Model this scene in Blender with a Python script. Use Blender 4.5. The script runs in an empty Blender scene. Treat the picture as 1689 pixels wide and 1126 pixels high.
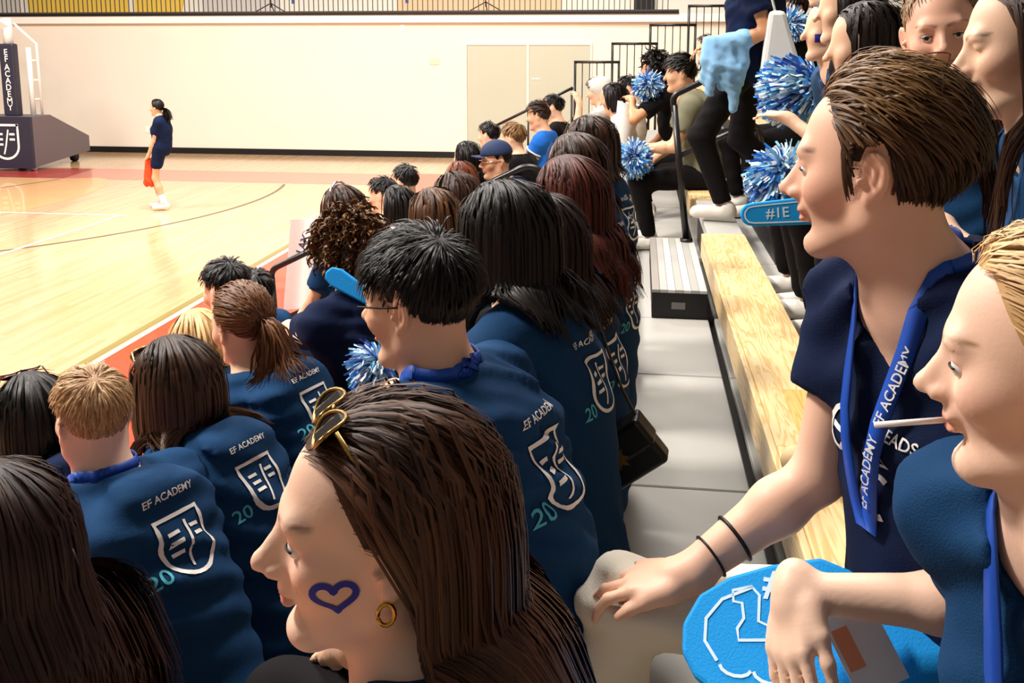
import bpy, bmesh, math, random
import numpy as np
from mathutils import Vector, Matrix
from mathutils.bvhtree import BVHTree

S = bpy.context.scene
COL = S.collection
# ------------------------------------------------------------------ camera, world, lights, exposure
PITCH, YAW, CAM_Z = math.radians(9.0), math.radians(7.821), 2.42
fw = Vector((-math.sin(YAW)*math.cos(PITCH), math.cos(YAW)*math.cos(PITCH), -math.sin(PITCH)))
rt = Vector((math.cos(YAW), math.sin(YAW), 0.0))
upv = rt.cross(fw)
cd = bpy.data.cameras.new('camera')
cam = bpy.data.objects.new('camera', cd); COL.objects.link(cam)
cd.sensor_width = 36.0; cd.lens = 32.568; cd.shift_y = -0.1474
cd.clip_start = 0.05; cd.clip_end = 200
m3 = Matrix((rt, upv, -fw)).transposed()
cam.matrix_world = Matrix.Translation((0, 0, CAM_Z)) @ m3.to_4x4()
S.camera = cam

S.view_settings.view_transform = 'Standard'
S.view_settings.look = 'None'
S.view_settings.gamma = 1.0
S.view_settings.use_curve_mapping = False
S.view_settings.exposure = 0.38

W = bpy.data.worlds.new('gym_air'); S.world = W; W.use_nodes = True
W.node_tree.nodes['Background'].inputs[0].default_value = (1.0, 0.95, 0.90, 1)
W.node_tree.nodes['Background'].inputs[1].default_value = 0.14

def area_light(loc, size, size_y, power, color, target):
    ld = bpy.data.lights.new('ceiling_lamp_light', 'AREA'); ld.shape = 'RECTANGLE'
    ld.size = size; ld.size_y = size_y; ld.energy = power; ld.color = color
    o = bpy.data.objects.new('ceiling_lamp_light', ld); COL.objects.link(o)
    o.location = loc
    o.rotation_euler = (Vector(target)-Vector(loc)).to_track_quat('-Z', 'Y').to_euler()
WARM = (1.0, 0.94, 0.875)
# rows of high-bay lamps under the gym roof
area_light((-4.6, 2.6, 6.8), 1.2, 1.2, 720, WARM, (-4.5, 3.5, 0))
area_light((-5.5, 11.0, 8.0), 2.5, 2.5, 900, WARM, (-5.5, 12.0, 0))
area_light((-12.0, 9.0, 8.0), 3.0, 3.0, 900, WARM, (-11.0, 10.0, 0))
area_light((-0.5, 15.0, 7.6), 2.5, 2.5, 400, WARM, (-0.5, 16.0, 0))
area_light((-0.6, 5.2, 6.6), 1.4, 1.4, 260, WARM, (0.0, 4.2, 0))

# ------------------------------------------------------------------ helpers
def lin(c):
    if isinstance(c, str):
        c = [int(c[i:i+2], 16)/255 for i in (0, 2, 4)]
    return tuple(((x/12.92) if x <= 0.04045 else ((x+0.055)/1.055)**2.4) for x in c[:3])

MATS = {}
def mat(name, color, rough=0.6, spec=0.4, metal=0.0, bump=0.0, bscale=60.0, var=0.0, vscale=4.0, stretch=(1,1,1), coat=0.0,
        attr=False, sss=0.0, emit=0.0, trans=0.0, alpha=1.0, aniso=0.0, sheen=0.0):
    if name in MATS: return MATS[name]
    m = bpy.data.materials.new(name); m.use_nodes = True
    nt = m.node_tree; N = nt.nodes; Lk = nt.links
    b = N['Principled BSDF']
    c = lin(color) if not (isinstance(color, tuple) and len(color) == 4) else color[:3]
    b.inputs['Base Color'].default_value = (*c, 1)
    b.inputs['Roughness'].default_value = rough
    b.inputs['Specular IOR Level'].default_value = spec
    b.inputs['Metallic'].default_value = metal
    b.inputs['Coat Weight'].default_value = coat
    b.inputs['Alpha'].default_value = alpha
    b.inputs['Transmission Weight'].default_value = trans
    if sheen: b.inputs['Sheen Weight'].default_value = sheen
    if aniso: b.inputs['Anisotropic'].default_value = aniso
    if sss:
        b.inputs['Subsurface Weight'].default_value = sss
        b.inputs['Subsurface Radius'].default_value = (1.0, 0.35, 0.2)
        b.inputs['Subsurface Scale'].default_value = 0.006
    if emit:
        b.inputs['Emission Color'].default_value = (*c, 1); b.inputs['Emission Strength'].default_value = emit
    tc = None
    def coords():
        nonlocal tc
        if tc is None:
            t = N.new('ShaderNodeTexCoord'); mp = N.new('ShaderNodeMapping'); mp.inputs['Scale'].default_value = stretch
            Lk.new(t.outputs['Object'], mp.inputs[0]); tc = mp.outputs[0]
        return tc
    src = None
    if attr:
        a = N.new('ShaderNodeAttribute'); a.attribute_name = 'Col'; src = a.outputs['Color']
        Lk.new(src, b.inputs['Base Color'])
    if var:
        n = N.new('ShaderNodeTexNoise'); n.inputs['Scale'].default_value = vscale; n.inputs['Detail'].default_value = 4
        Lk.new(coords(), n.inputs['Vector'])
        h = N.new('ShaderNodeMapRange'); h.inputs[1].default_value = 0.25; h.inputs[2].default_value = 0.75
        h.inputs[3].default_value = 1-var; h.inputs[4].default_value = 1+var
        Lk.new(n.outputs['Fac'], h.inputs[0])
        mx = N.new('ShaderNodeMix'); mx.data_type = 'RGBA'; mx.blend_type = 'MULTIPLY'; mx.inputs[0].default_value = 1
        if src: Lk.new(src, mx.inputs[6])
        else: mx.inputs[6].default_value = (*c, 1)
        Lk.new(h.outputs[0], mx.inputs[7]); Lk.new(mx.outputs[2], b.inputs['Base Color'])
    if bump:
        n = N.new('ShaderNodeTexNoise'); n.inputs['Scale'].default_value = bscale; n.inputs['Detail'].default_value = 3
        Lk.new(coords(), n.inputs['Vector'])
        bp = N.new('ShaderNodeBump'); bp.inputs['Strength'].default_value = bump; bp.inputs['Distance'].default_value = 0.01
        Lk.new(n.outputs['Fac'], bp.inputs['Height']); Lk.new(bp.outputs[0], b.inputs['Normal'])
    MATS[name] = m
    return m

def tag(o, label=None, cat=None, group=None, kind=None):
    if label: o['label'] = label
    if cat: o['category'] = cat
    if group: o['group'] = group
    if kind: o['kind'] = kind
    return o

def empty(name, loc=(0, 0, 0), label=None, cat=None, group=None, kind=None):
    o = bpy.data.objects.new(name, None); COL.objects.link(o); o.location = loc
    o.empty_display_size = 0.1
    return tag(o, label, cat, group, kind)

def mesh_np(name, V, Fs, mats, parent=None, smooth=True, colors=None, mi=None, loc=None):
    """V (n,3); Fs list of face arrays (m,3) or (m,4). Vertices are in the parent's frame unless loc is given."""
    V = np.asarray(V, np.float32)
    if not isinstance(Fs, (list, tuple)): Fs = [Fs]
    Fs = [np.asarray(f, np.int32) for f in Fs if len(f)]
    me = bpy.data.meshes.new(name)
    me.vertices.add(len(V)); me.vertices.foreach_set('co', V.ravel())
    tot = np.concatenate([np.full(len(f), f.shape[1], np.int32) for f in Fs])
    lv = np.concatenate([f.ravel() for f in Fs])
    me.loops.add(len(lv)); me.loops.foreach_set('vertex_index', lv)
    me.polygons.add(len(tot))
    st = np.zeros(len(tot), np.int32); st[1:] = np.cumsum(tot)[:-1]
    me.polygons.foreach_set('loop_start', st); me.polygons.foreach_set('loop_total', tot)
    me.polygons.foreach_set('use_smooth', np.full(len(tot), bool(smooth)))
    if not isinstance(mats, (list, tuple)): mats = [mats]
    for m in mats: me.materials.append(m)
    if mi is not None: me.polygons.foreach_set('material_index', np.asarray(mi, np.int32))
    me.update(calc_edges=True); me.validate()
    if colors is not None:
        a = me.color_attributes.new('Col', 'FLOAT_COLOR', 'POINT')
        cc = np.ones((len(V), 4), np.float32); cc[:, :3] = colors
        a.data.foreach_set('color', cc.ravel())
    o = bpy.data.objects.new(name, me); COL.objects.link(o)
    if parent is not None: o.parent = parent
    if loc is not None: o.location = loc
    return o

def bm_obj(name, bm, m, parent=None, smooth=False, loc=None, bevel=0.0, bseg=2):
    me = bpy.data.meshes.new(name); bmesh.ops.recalc_face_normals(bm, faces=bm.faces[:])
    if bevel:
        bmesh.ops.bevel(bm, geom=[e for e in bm.edges if len(e.link_faces) == 2 and e.calc_face_angle(0) > 0.5], offset=bevel, segments=bseg, affect='EDGES', profile=0.5)
    bm.to_mesh(me); bm.free()
    for p in me.polygons: p.use_smooth = smooth
    for q in (m if isinstance(m, (list, tuple)) else [m]): me.materials.append(q)
    o = bpy.data.objects.new(name, me); COL.objects.link(o)
    if parent is not None: o.parent = parent
    if loc is not None: o.location = loc
    return o

def box_bm(lo, hi, bm=None):
    bm = bm or bmesh.new()
    x0, y0, z0 = lo; x1, y1, z1 = hi
    v = [bm.verts.new(p) for p in ((x0,y0,z0),(x1,y0,z0),(x1,y1,z0),(x0,y1,z0),(x0,y0,z1),(x1,y0,z1),(x1,y1,z1),(x0,y1,z1))]
    for f in ((0,3,2,1),(4,5,6,7),(0,1,5,4),(1,2,6,5),(2,3,7,6),(3,0,4,7)): bm.faces.new([v[i] for i in f])
    return bm

def box(name, lo, hi, m, parent=None, bevel=0.0, seg=2):
    """A box whose object origin sits at the bottom centre (in the parent's frame)."""
    c = ((lo[0]+hi[0])/2, (lo[1]+hi[1])/2, lo[2])
    l2 = [lo[i]-c[i] for i in range(3)]; h2 = [hi[i]-c[i] for i in range(3)]
    return bm_obj(name, box_bm(l2, h2), m, parent, loc=c, bevel=bevel, bseg=seg)

def share(o, parent=None, loc=None):
    c = o.copy(); COL.objects.link(c)
    if parent is not None: c.parent = parent
    if loc is not None: c.location = loc
    return c

def prism(name, pts, y0, y1, m, parent=None, axis='Y', bevel=0.0, loc=None):
    """Extrude a 2D outline; pts are (a,b): axis Y -> (x,z), axis X -> (y,z), axis Z -> (x,y)."""
    bm = bmesh.new()
    def P(a, b, t): return {'Y': (a, t, b), 'X': (t, a, b), 'Z': (a, b, t)}[axis]
    A = [bm.verts.new(P(a, b, y0)) for a, b in pts]; B = [bm.verts.new(P(a, b, y1)) for a, b in pts]
    bm.faces.new(A); bm.faces.new(B[::-1])
    n = len(pts)
    for i in range(n): bm.faces.new((A[i], B[i], B[(i+1) % n], A[(i+1) % n]))
    return bm_obj(name, bm, m, parent, bevel=bevel, loc=loc)

def catmull(P, n):
    P = np.asarray(P, float); Q = np.vstack([2*P[0]-P[1], P, 2*P[-1]-P[-2]]); out = []
    for i in range(1, len(Q)-2):
        t = np.linspace(0, 1, n, endpoint=False)[:, None]
        a, b, c, d = Q[i-1], Q[i], Q[i+1], Q[i+2]
        out.append(0.5*((2*b)+(-a+c)*t+(2*a-5*b+4*c-d)*t*t+(-a+3*b-3*c+d)*t**3))
    out.append(P[-1:]); return np.vstack(out)

def tube_np(path, r, sides=10, flat=1.0, upref=(0, 0, 1)):
    P = np.asarray(path, float); n = len(P)
    r = np.broadcast_to(np.asarray(r, float), (n,))
    T = np.gradient(P, axis=0); T /= np.linalg.norm(T, axis=1)[:, None]+1e-9
    U = np.empty_like(P); u = np.cross(T[0], upref)
    if np.linalg.norm(u) < 1e-3: u = np.cross(T[0], (1, 0.1, 0))
    u /= np.linalg.norm(u)
    for i in range(n):
        u = u - T[i]*np.dot(u, T[i]); u /= np.linalg.norm(u)+1e-9; U[i] = u
    Vv = np.cross(T, U)
    a = np.arange(sides)*2*math.pi/sides
    V = (P[:, None]+r[:, None, None]*(np.cos(a)[None, :, None]*U[:, None]+flat*np.sin(a)[None, :, None]*Vv[:, None])).reshape(-1, 3)
    i = np.arange(n-1)[:, None]*sides; j = np.arange(sides)[None]; k = (j+1) % sides
    F = np.stack([i+j, i+k, i+sides+k, i+sides+j], -1).reshape(-1, 4)
    c0, c1 = len(V), len(V)+1
    V = np.vstack([V, P[0], P[-1]])
    jj = np.arange(sides); kk = (jj+1) % sides; e = (n-1)*sides
    T3 = np.vstack([np.stack([np.full(sides, c0), kk, jj], -1), np.stack([np.full(sides, c1), e+jj, e+kk], -1)])
    return V, F, T3

def tube(name, path, r, m, parent=None, sides=10, flat=1.0, upref=(0, 0, 1), loc=None):
    V, F, T3 = tube_np(path, r, sides, flat, upref)
    return mesh_np(name, V, [F, T3], m, parent, loc=loc)

def rounded(path, rad, n=6):
    """Round the corners of a polyline."""
    P = [np.asarray(p, float) for p in path]; out = [P[0]]
    for i in range(1, len(P)-1):
        a, b, c = P[i-1], P[i], P[i+1]
        d0 = (a-b)/np.linalg.norm(a-b); d1 = (c-b)/np.linalg.norm(c-b)
        rr = min(rad, np.linalg.norm(a-b)*.45, np.linalg.norm(c-b)*.45)
        s, e = b+d0*rr, b+d1*rr
        for t in np.linspace(0, 1, n): out.append((1-t)**2*s+2*t*(1-t)*b+t*t*e)
    out.append(P[-1]); return np.array(out)
# ------------------------------------------------------------------ materials of the place
def wood_floor_mat():
    m = bpy.data.materials.new('maple_court'); m.use_nodes = True
    nt = m.node_tree; N = nt.nodes; L = nt.links; b = N['Principled BSDF']
    tc = N.new('ShaderNodeTexCoord'); mp = N.new('ShaderNodeMapping'); mp.inputs['Rotation'].default_value = (0, 0, math.radians(90))
    L.new(tc.outputs['Object'], mp.inputs[0])
    br = N.new('ShaderNodeTexBrick'); br.inputs['Scale'].default_value = 1.0
    br.inputs['Brick Width'].default_value = 0.9; br.inputs['Row Height'].default_value = 0.057
    br.inputs['Mortar Size'].default_value = 0.0012; br.inputs['Bias'].default_value = 0.0
    br.inputs['Color1'].default_value = (*lin('D6B38C'), 1); br.inputs['Color2'].default_value = (*lin('C8A176'), 1)
    br.inputs['Mortar'].default_value = (*lin('B98F5C'), 1)
    L.new(mp.outputs[0], br.inputs['Vector'])
    n = N.new('ShaderNodeTexNoise'); n.inputs['Scale'].default_value = 6; n.inputs['Detail'].default_value = 5
    mp2 = N.new('ShaderNodeMapping'); mp2.inputs['Scale'].default_value = (6, 0.5, 1)
    L.new(tc.outputs['Object'], mp2.inputs[0]); L.new(mp2.outputs[0], n.inputs['Vector'])
    mr = N.new('ShaderNodeMapRange'); mr.inputs[3].default_value = 0.93; mr.inputs[4].default_value = 1.07
    L.new(n.outputs['Fac'], mr.inputs[0])
    mx = N.new('ShaderNodeMix'); mx.data_type = 'RGBA'; mx.blend_type = 'MULTIPLY'; mx.inputs[0].default_value = 1
    L.new(br.outputs['Color'], mx.inputs[6]); L.new(mr.outputs[0], mx.inputs[7]); L.new(mx.outputs[2], b.inputs['Base Color'])
    b.inputs['Roughness'].default_value = 0.17; b.inputs['Specular IOR Level'].default_value = 0.5
    b.inputs['Coat Weight'].default_value = 0.35; b.inputs['Coat Roughness'].default_value = 0.12
    return m

def wood_mat(name, c1, c2, scale=1.0, axis=1, rough=0.42):
    m = bpy.data.materials.new(name); m.use_nodes = True
    nt = m.node_tree; N = nt.nodes; L = nt.links; b = N['Principled BSDF']
    tc = N.new('ShaderNodeTexCoord'); oi = N.new('ShaderNodeObjectInfo')
    mp = N.new('ShaderNodeMapping')
    sc = [14.0*scale]*3; sc[axis] = 1.1*scale; mp.inputs['Scale'].default_value = sc
    ad = N.new('ShaderNodeVectorMath'); ad.operation = 'ADD'
    mu = N.new('ShaderNodeVectorMath'); mu.operation = 'SCALE'; mu.inputs[0].default_value = (7, 5, 3)
    L.new(oi.outputs['Random'], mu.inputs['Scale'])
    L.new(tc.outputs['Object'], ad.inputs[0]); L.new(mu.outputs[0], ad.inputs[1]); L.new(ad.outputs[0], mp.inputs[0])
    wv = N.new('ShaderNodeTexNoise'); wv.inputs['Scale'].default_value = 1.6; wv.inputs['Detail'].default_value = 2; wv.inputs['Distortion'].default_value = 1.2
    L.new(mp.outputs[0], wv.inputs['Vector'])
    si = N.new('ShaderNodeMath'); si.operation = 'MULTIPLY'; si.inputs[1].default_value = 42; L.new(wv.outputs['Fac'], si.inputs[0])
    s2 = N.new('ShaderNodeMath'); s2.operation = 'SINE'; L.new(si.outputs[0], s2.inputs[0])
    mr = N.new('ShaderNodeMapRange'); mr.inputs[1].default_value = -0.2; mr.inputs[2].default_value = 1.0; mr.inputs[3].default_value = 0; mr.inputs[4].default_value = 0.75
    L.new(s2.outputs[0], mr.inputs[0])
    mx = N.new('ShaderNodeMix'); mx.data_type = 'RGBA'
    mx.inputs[6].default_value = (*lin(c1), 1); mx.inputs[7].default_value = (*lin(c2), 1)
    L.new(mr.outputs[0], mx.inputs[0])
    r = N.new('ShaderNodeMapRange'); r.inputs[3].default_value = 0.86; r.inputs[4].default_value = 1.08; L.new(oi.outputs['Random'], r.inputs[0])
    m2 = N.new('ShaderNodeMix'); m2.data_type = 'RGBA'; m2.blend_type = 'MULTIPLY'; m2.inputs[0].default_value = 1
    L.new(mx.outputs[2], m2.inputs[6]); L.new(r.outputs[0], m2.inputs[7]); L.new(m2.outputs[2], b.inputs['Base Color'])
    b.inputs['Roughness'].default_value = rough; b.inputs['Specular IOR Level'].default_value = 0.4
    b.inputs['Coat Weight'].default_value = 0.15; b.inputs['Coat Roughness'].default_value = 0.2
    return m
M_FLOOR = wood_floor_mat()
M_PINE = wood_mat('pine_bench', 'E4C794', 'CC9F5C')
M_PINE2 = wood_mat('pine_bench_orange', 'E6B46C', 'CF9450')
M_WALL = mat('cream_wall', 'EDE0CF', 0.85, 0.2, var=0.03, vscale=0.6, bump=0.05, bscale=30)
M_WHITE = mat('white_paint', 'F3EDE4', 0.6, 0.3)
M_BLACK = mat('black_trim', '0E0A0B', 0.5, 0.4)
M_BLKMET = mat('black_powder_metal', '171314', 0.32, 0.5)
M_DECK = mat('grey_deck', 'A6A39D', 0.5, 0.4, var=0.04, vscale=2.0, bump=0.06, bscale=120)
M_DECKEDGE = mat('grey_deck_nosing', 'C2BFB9', 0.45, 0.4)
M_RED = mat('red_court_paint', 'C8482E', 0.25, 0.5, coat=0.3, var=0.05, vscale=1.5)
M_REDBAND = mat('rose_court_paint', 'CE7A66', 0.25, 0.5, coat=0.3)
M_REDDARK = mat('dark_red_court_paint', 'AE3D38', 0.25, 0.5, coat=0.3)
M_STAIN = mat('amber_court_stain', 'DDAA74', 0.25, 0.5, coat=0.3, var=0.05, vscale=2)
M_LINE = mat('dark_court_line', '5B4A3A', 0.3, 0.5)
M_WLINE = mat('white_court_line', 'FBEFD8', 0.3, 0.5)
M_OLIVE = mat('olive_court_line', '8E7C48', 0.3, 0.5)
M_DOOR = mat('sage_door', 'BFBEA9', 0.6, 0.3, var=0.02, vscale=1)
M_NAVYPAD = mat('navy_vinyl_pad', '2E2B3A', 0.45, 0.4)
M_GREYPAD = mat('grey_vinyl_pad', '6E6468', 0.55, 0.3)
M_STEEL = mat('white_steel', 'EDE7E2', 0.4, 0.4)
M_PRINT = mat('white_print', 'F2EEE8', 0.6, 0.2)
M_TEAL = mat('teal_print', '4FB6C6', 0.6, 0.2)
M_YEL = mat('yellow_panel', 'F5CB52', 0.6, 0.3)
M_PEACH = mat('peach_panel', 'F3CBA4', 0.6, 0.3)
M_GREYPANEL = mat('pale_grey_panel', 'D9D0C8', 0.6, 0.3)
M_PANELW = mat('white_panel', 'F3EBDD', 0.6, 0.3)
M_YDECK = mat('yellow_aisle_floor', 'F0D84E', 0.5, 0.4)
M_SCREW = mat('screw_metal', '6A6864', 0.35, 0.5, metal=0.8)

# ------------------------------------------------------------------ the hall
WALL_Y = 19.4
fl = box('floor', (-22, -4, -0.1), (8, 24, 0), M_FLOOR); tag(fl, kind='structure')
def decal(name, pts, z, m, parent=fl):
    """A thin painted shape on the floor (outline in world x,y)."""
    bm = bmesh.new()
    A = [bm.verts.new((x-parent.location.x, y-parent.location.y, z-parent.location.z)) for x, y in pts]
    f = bm.faces.new(A)
    if f.normal.z < 0: f.normal_flip()
    return bm_obj(name, bm, m, parent)
def strip_pts(path, w):
    P = np.asarray(path, float); T = np.gradient(P, axis=0); T /= np.linalg.norm(T, axis=1)[:, None]
    Nn = np.stack([-T[:, 1], T[:, 0]], -1)*w/2
    return [tuple(p) for p in np.vstack([P+Nn, (P-Nn)[::-1]])]
def court_line(path, w, z, m):
    P = np.asarray(path, float); T = np.gradient(P, axis=0); T /= np.linalg.norm(T, axis=1)[:, None]
    Nn = np.stack([-T[:, 1], T[:, 0]], -1)*w/2
    n = len(P); A = np.column_stack([P+Nn, np.full(n, z)]); B = np.column_stack([P-Nn, np.full(n, z)])
    V = np.vstack([A, B])-np.array(fl.location)
    i = np.arange(n-1); F = np.stack([i, i+n, i+n+1, i+1], -1)
    return mesh_np('court_line', V, F, m, fl, smooth=False)
decal('side_apron', [(-4.12, -4), (-1.2, -4), (-1.2, 16.9), (-4.12, 16.9)], 0.0012, M_RED)
decal('end_band', [(-10.35, 15.4), (-4.12, 15.4), (-4.12, 16.75), (-10.55, 16.75)], 0.0012, M_REDBAND)
decal('end_band', [(-20, 15.4), (-10.35, 15.4), (-10.55, 16.75), (-20, 16.75)], 0.0012, M_REDDARK)
key = [(-20, 15.4), (-10.35, 15.4)]
for a in np.linspace(80, -90, 14):
    key.append((-11.2+2.35*math.cos(math.radians(a*0.55+8)), 13.6+2.0*math.sin(math.radians(a))))
key += [(-20, 11.6)]
decal('key_stain', key, 0.0016, M_STAIN)
th = np.radians(np.linspace(15, -88, 60))
court_line(np.column_stack([-11.75+5.85*np.cos(th), 13.75+5.85*np.sin(th)]), 0.05, 0.0022, M_LINE)
court_line([(-12.5, 13.0), (-10.9, 13.75), (-10.35, 15.3)], 0.05, 0.0022, M_LINE)
court_line([(-14, 12.12), (-11, 12.12), (-7.2, 12.12)], 0.05, 0.0025, M_WLINE)
court_line([(-7.3, 12.12), (-7.32, 9.6), (-7.4, 6)], 0.05, 0.0028, M_WLINE)
court_line([(-4.19, -4), (-4.19, 6), (-4.19, 16)], 0.07, 0.0024, M_OLIVE)
court_line([(-4.10, -4), (-4.10, 6), (-4.10, 16)], 0.05, 0.0026, M_WLINE)

wb = box('wall_far', (-22, WALL_Y, 0), (8, WALL_Y+0.3, 2.86), M_WALL); tag(wb, kind='structure')
bb = box('baseboard_far', (-22, WALL_Y-0.02, 0.0), (8, WALL_Y, 0.13), M_BLACK); tag(bb, kind='structure')
tr = box('trim_1', (-22, WALL_Y-0.10, 2.86), (8, WALL_Y+3.4, 3.02), M_WHITE); tag(tr, kind='structure')
tr2 = box('trim_2', (-22, WALL_Y-0.13, 3.02), (0.75, WALL_Y-0.02, 3.07), M_BLACK); tag(tr2, kind='structure')
wu = box('wall_upper', (-22, WALL_Y+3.0, 3.0), (8, WALL_Y+3.2, 6.5), M_PANELW); tag(wu, kind='structure')
# coloured panels on the gallery wall
for pts, m, in (([(-15.6, 3.02), (-11.5, 3.02), (-11.35, 3.7), (-11.3, 6), (-15.9, 6)], M_YEL),
               ([(-5.9, 3.02), (-1.9, 3.02), (-1.9, 6), (-5.9, 6)], M_PEACH),
               ([(-18.5, 3.02), (-15.9, 3.02), (-15.9, 6), (-18.5, 6)], M_GREYPANEL),
               ([(-10.9, 3.02), (-8.9, 3.02), (-8.9, 6), (-10.9, 6)], M_GREYPANEL)):
    prism('colour_panel', [(x-wu.location.x, z-wu.location.z) for x, z in pts], -0.14, -0.10, m, wu)
prism('colour_panel', [(x-wu.location.x, z-wu.location.z) for x, z in [(-12.85, 3.02), (-12.7, 3.02), (-12.7, 6), (-12.95, 6)]], -0.16, -0.14, M_PANELW, wu)
d3 = box('door_3', (-0.18, WALL_Y+2.9, 3.02), (0.30, WALL_Y+3.0, 5.2), M_BLACK); tag(d3, kind='structure')
# gallery railing: bottom rail, top rail, and one baluster at a time
rail = empty('gallery_railing', (-7, WALL_Y-0.05, 3.07), 'long gallery railing of thin dark upright bars above the cream wall', 'railing')
M_BAR = mat('bronze_bar', '4A3F3A', 0.45, 0.4)
box('bottom_rail', (-13, -0.02, 0.0), (7.75, 0.02, 0.035), M_BAR, rail)
box('top_rail', (-13, -0.025, 1.02), (7.75, 0.025, 1.07), M_BAR, rail)
b0 = box('baluster', (-13, -0.008, 0.035), (-12.984, 0.008, 1.02), M_BAR, rail)
nb = int(20.7/0.108)
for i in range(1, nb):
    share(b0, rail, (-12.992+i*0.108, 0, 0.035))
# double door
dd = empty('door_1', (-2.33, WALL_Y, 0)); tag(dd, kind='structure')
box('door_frame', (-1.34, -0.035, 0), (-1.29, 0.0, 2.44), M_WALL, dd); box('door_frame', (1.29, -0.035, 0), (1.34, 0.0, 2.44), M_WALL, dd)
box('door_frame', (-1.29, -0.035, 2.39), (1.29, 0.0, 2.44), M_WALL, dd)
box('door_leaf', (-1.285, -0.022, 0.01), (-0.035, -0.002, 2.385), M_DOOR, dd); box('door_leaf', (0.035, -0.022, 0.01), (1.285, -0.002, 2.385), M_DOOR, dd)
box('door_mullion', (-0.03, -0.03, 0), (0.03, 0.0, 2.39), M_WALL, dd)
box('door_sign', (0.09, -0.03, 1.68), (0.26, -0.0225, 1.705), M_WHITE, dd)
for i, (x, z) in enumerate(((-10.9, 0.52), (-5.0, 2.75))):
    o = box('wall_outlet', (x-0.05, WALL_Y-0.012, z-0.07), (x+0.05, WALL_Y, z+0.07), M_WHITE, bevel=0.004)
    tag(o, ['small white socket plate low on the cream wall near standing girl', 'small pale grey plate on the cream wall high up by the ledge'][i], 'wall plate')
ex = box('exit_plate', (-4.42, WALL_Y-0.012, 1.98), (-4.22, WALL_Y, 2.12), mat('pale_plate', 'DCCDB4', 0.6)); tag(ex, 'faint pale rectangular plate on the wall left of the double door', 'wall plate')
# gallery items behind the railing: feet of two tripods, hanging blue ribbons
def tripod(x, lab, bag):
    t = empty('tripod', (x, WALL_Y+0.5, 3.02), lab, 'tripod')
    tube('pole', [(0, 0, 0.18), (0, 0, 1.2)], 0.014, M_BLKMET, t, 6)
    for a in (200, 340, 90):
        c, s = math.cos(math.radians(a)), math.sin(math.radians(a))
        tube('leg', [(0, 0, 0.28), (0.5*c, 0.25*s, 0.02)], 0.013, M_BLKMET, t, 6)
tripod(-8.1, 'black tripod stand with splayed legs on the gallery, left one', 0)
tripod(-3.3, 'black tripod stand on the gallery in front of peach panel', 0)
M_RIB = mat('blue_ribbon', '2E5E96', 0.6)
for x, lab in ((-7.55, 'dark blue ribbon end hanging on gallery above the left tripod'), (-5.0, 'dark blue ribbon end hanging beside the peach panel')):
    tag(box('ribbon', (x-0.035, WALL_Y+0.4, 3.28), (x+0.035, WALL_Y+0.41, 4.2), M_RIB), lab, 'ribbon')

# ------------------------------------------------------------------ text and shield prints
def text_mesh(txt, size, bold=0.0, spacing=1.0, vertical=False):
    """2D triangles of a text, centred on its own box; returns V (n,2), F (m,3)."""
    c = bpy.data.curves.new('txt', 'FONT'); c.body = txt; c.size = size; c.align_x = 'CENTER'; c.align_y = 'CENTER'
    c.offset = bold*size; c.space_character = spacing; c.resolution_u = 3
    if vertical: c.space_line = 0.8
    o = bpy.data.objects.new('txt', c); COL.objects.link(o)
    dg = bpy.context.evaluated_depsgraph_get(); me = bpy.data.meshes.new_from_object(o.evaluated_get(dg))
    bpy.data.objects.remove(o); bpy.data.curves.remove(c)
    bm = bmesh.new(); bm.from_mesh(me); bpy.data.meshes.remove(me)
    bmesh.ops.triangulate(bm, faces=bm.faces[:])
    V = np.array([v.co[:2] for v in bm.verts]); F = np.array([[v.index for v in f.verts] for f in bm.faces]); bm.free()
    V -= (V.max(0)+V.min(0))/2
    return V, F
def stroke2d(path, w, closed=False):
    P = np.asarray(path, float)
    if closed: P = np.vstack([P, P[:1]])
    T = np.gradient(P, axis=0)
    if closed: T[0] = T[-1] = P[1]-P[-2]
    T /= np.linalg.norm(T, axis=1)[:, None]+1e-9; Nn = np.stack([-T[:, 1], T[:, 0]], -1)*w/2
    V = np.vstack([P+Nn, P-Nn]); n = len(P); i = np.arange(n-1)
    F = np.vstack([np.stack([i, i+n, i+n+1], -1), np.stack([i, i+n+1, i+1], -1)])
    return V, F
def merge2d(parts):
    Vs, Fs, o = [], [], 0
    for V, F in parts:
        Vs.append(V); Fs.append(F+o); o += len(V)
    return np.vstack(Vs), np.vstack(Fs)
def bar2d(x0, x1, y, h, n=3):
    return stroke2d(np.column_stack([np.linspace(x0, x1, n), np.full(n, y)]), h)
def shield2d(w):
    o = [(-.42, .5), (-.2, .5), (0, .5), (.2, .5), (.42, .5)]
    o += [(.42, y) for y in (.36, .2, .05, -.1)]
    o += [(.42*math.cos(a), -.14-.40*math.sin(a)) for a in np.linspace(0.15, math.pi-0.15, 13)]
    o += [(-.42, y) for y in (-.1, .05, .2, .36)]
    # square mitred top corners come from doubling the corner points
    P = []
    for i, p in enumerate(o):
        P.append(p)
    parts = [stroke2d(P, .07, True), stroke2d(np.array([(.10, .36), (.05, .12), (0, -.12), (-.08, -.40)]), .05)]
    for y in (.22, .06, -.10): parts.append(bar2d(-.30, -.09, y, .065))
    for y in (.22, .06): parts.append(bar2d(.13, .31, y, .065))
    parts += [bar2d(-.45, -.36, .5, .07), bar2d(.36, .45, .5, .07)]
    V, F = merge2d(parts); return V*w, F
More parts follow.
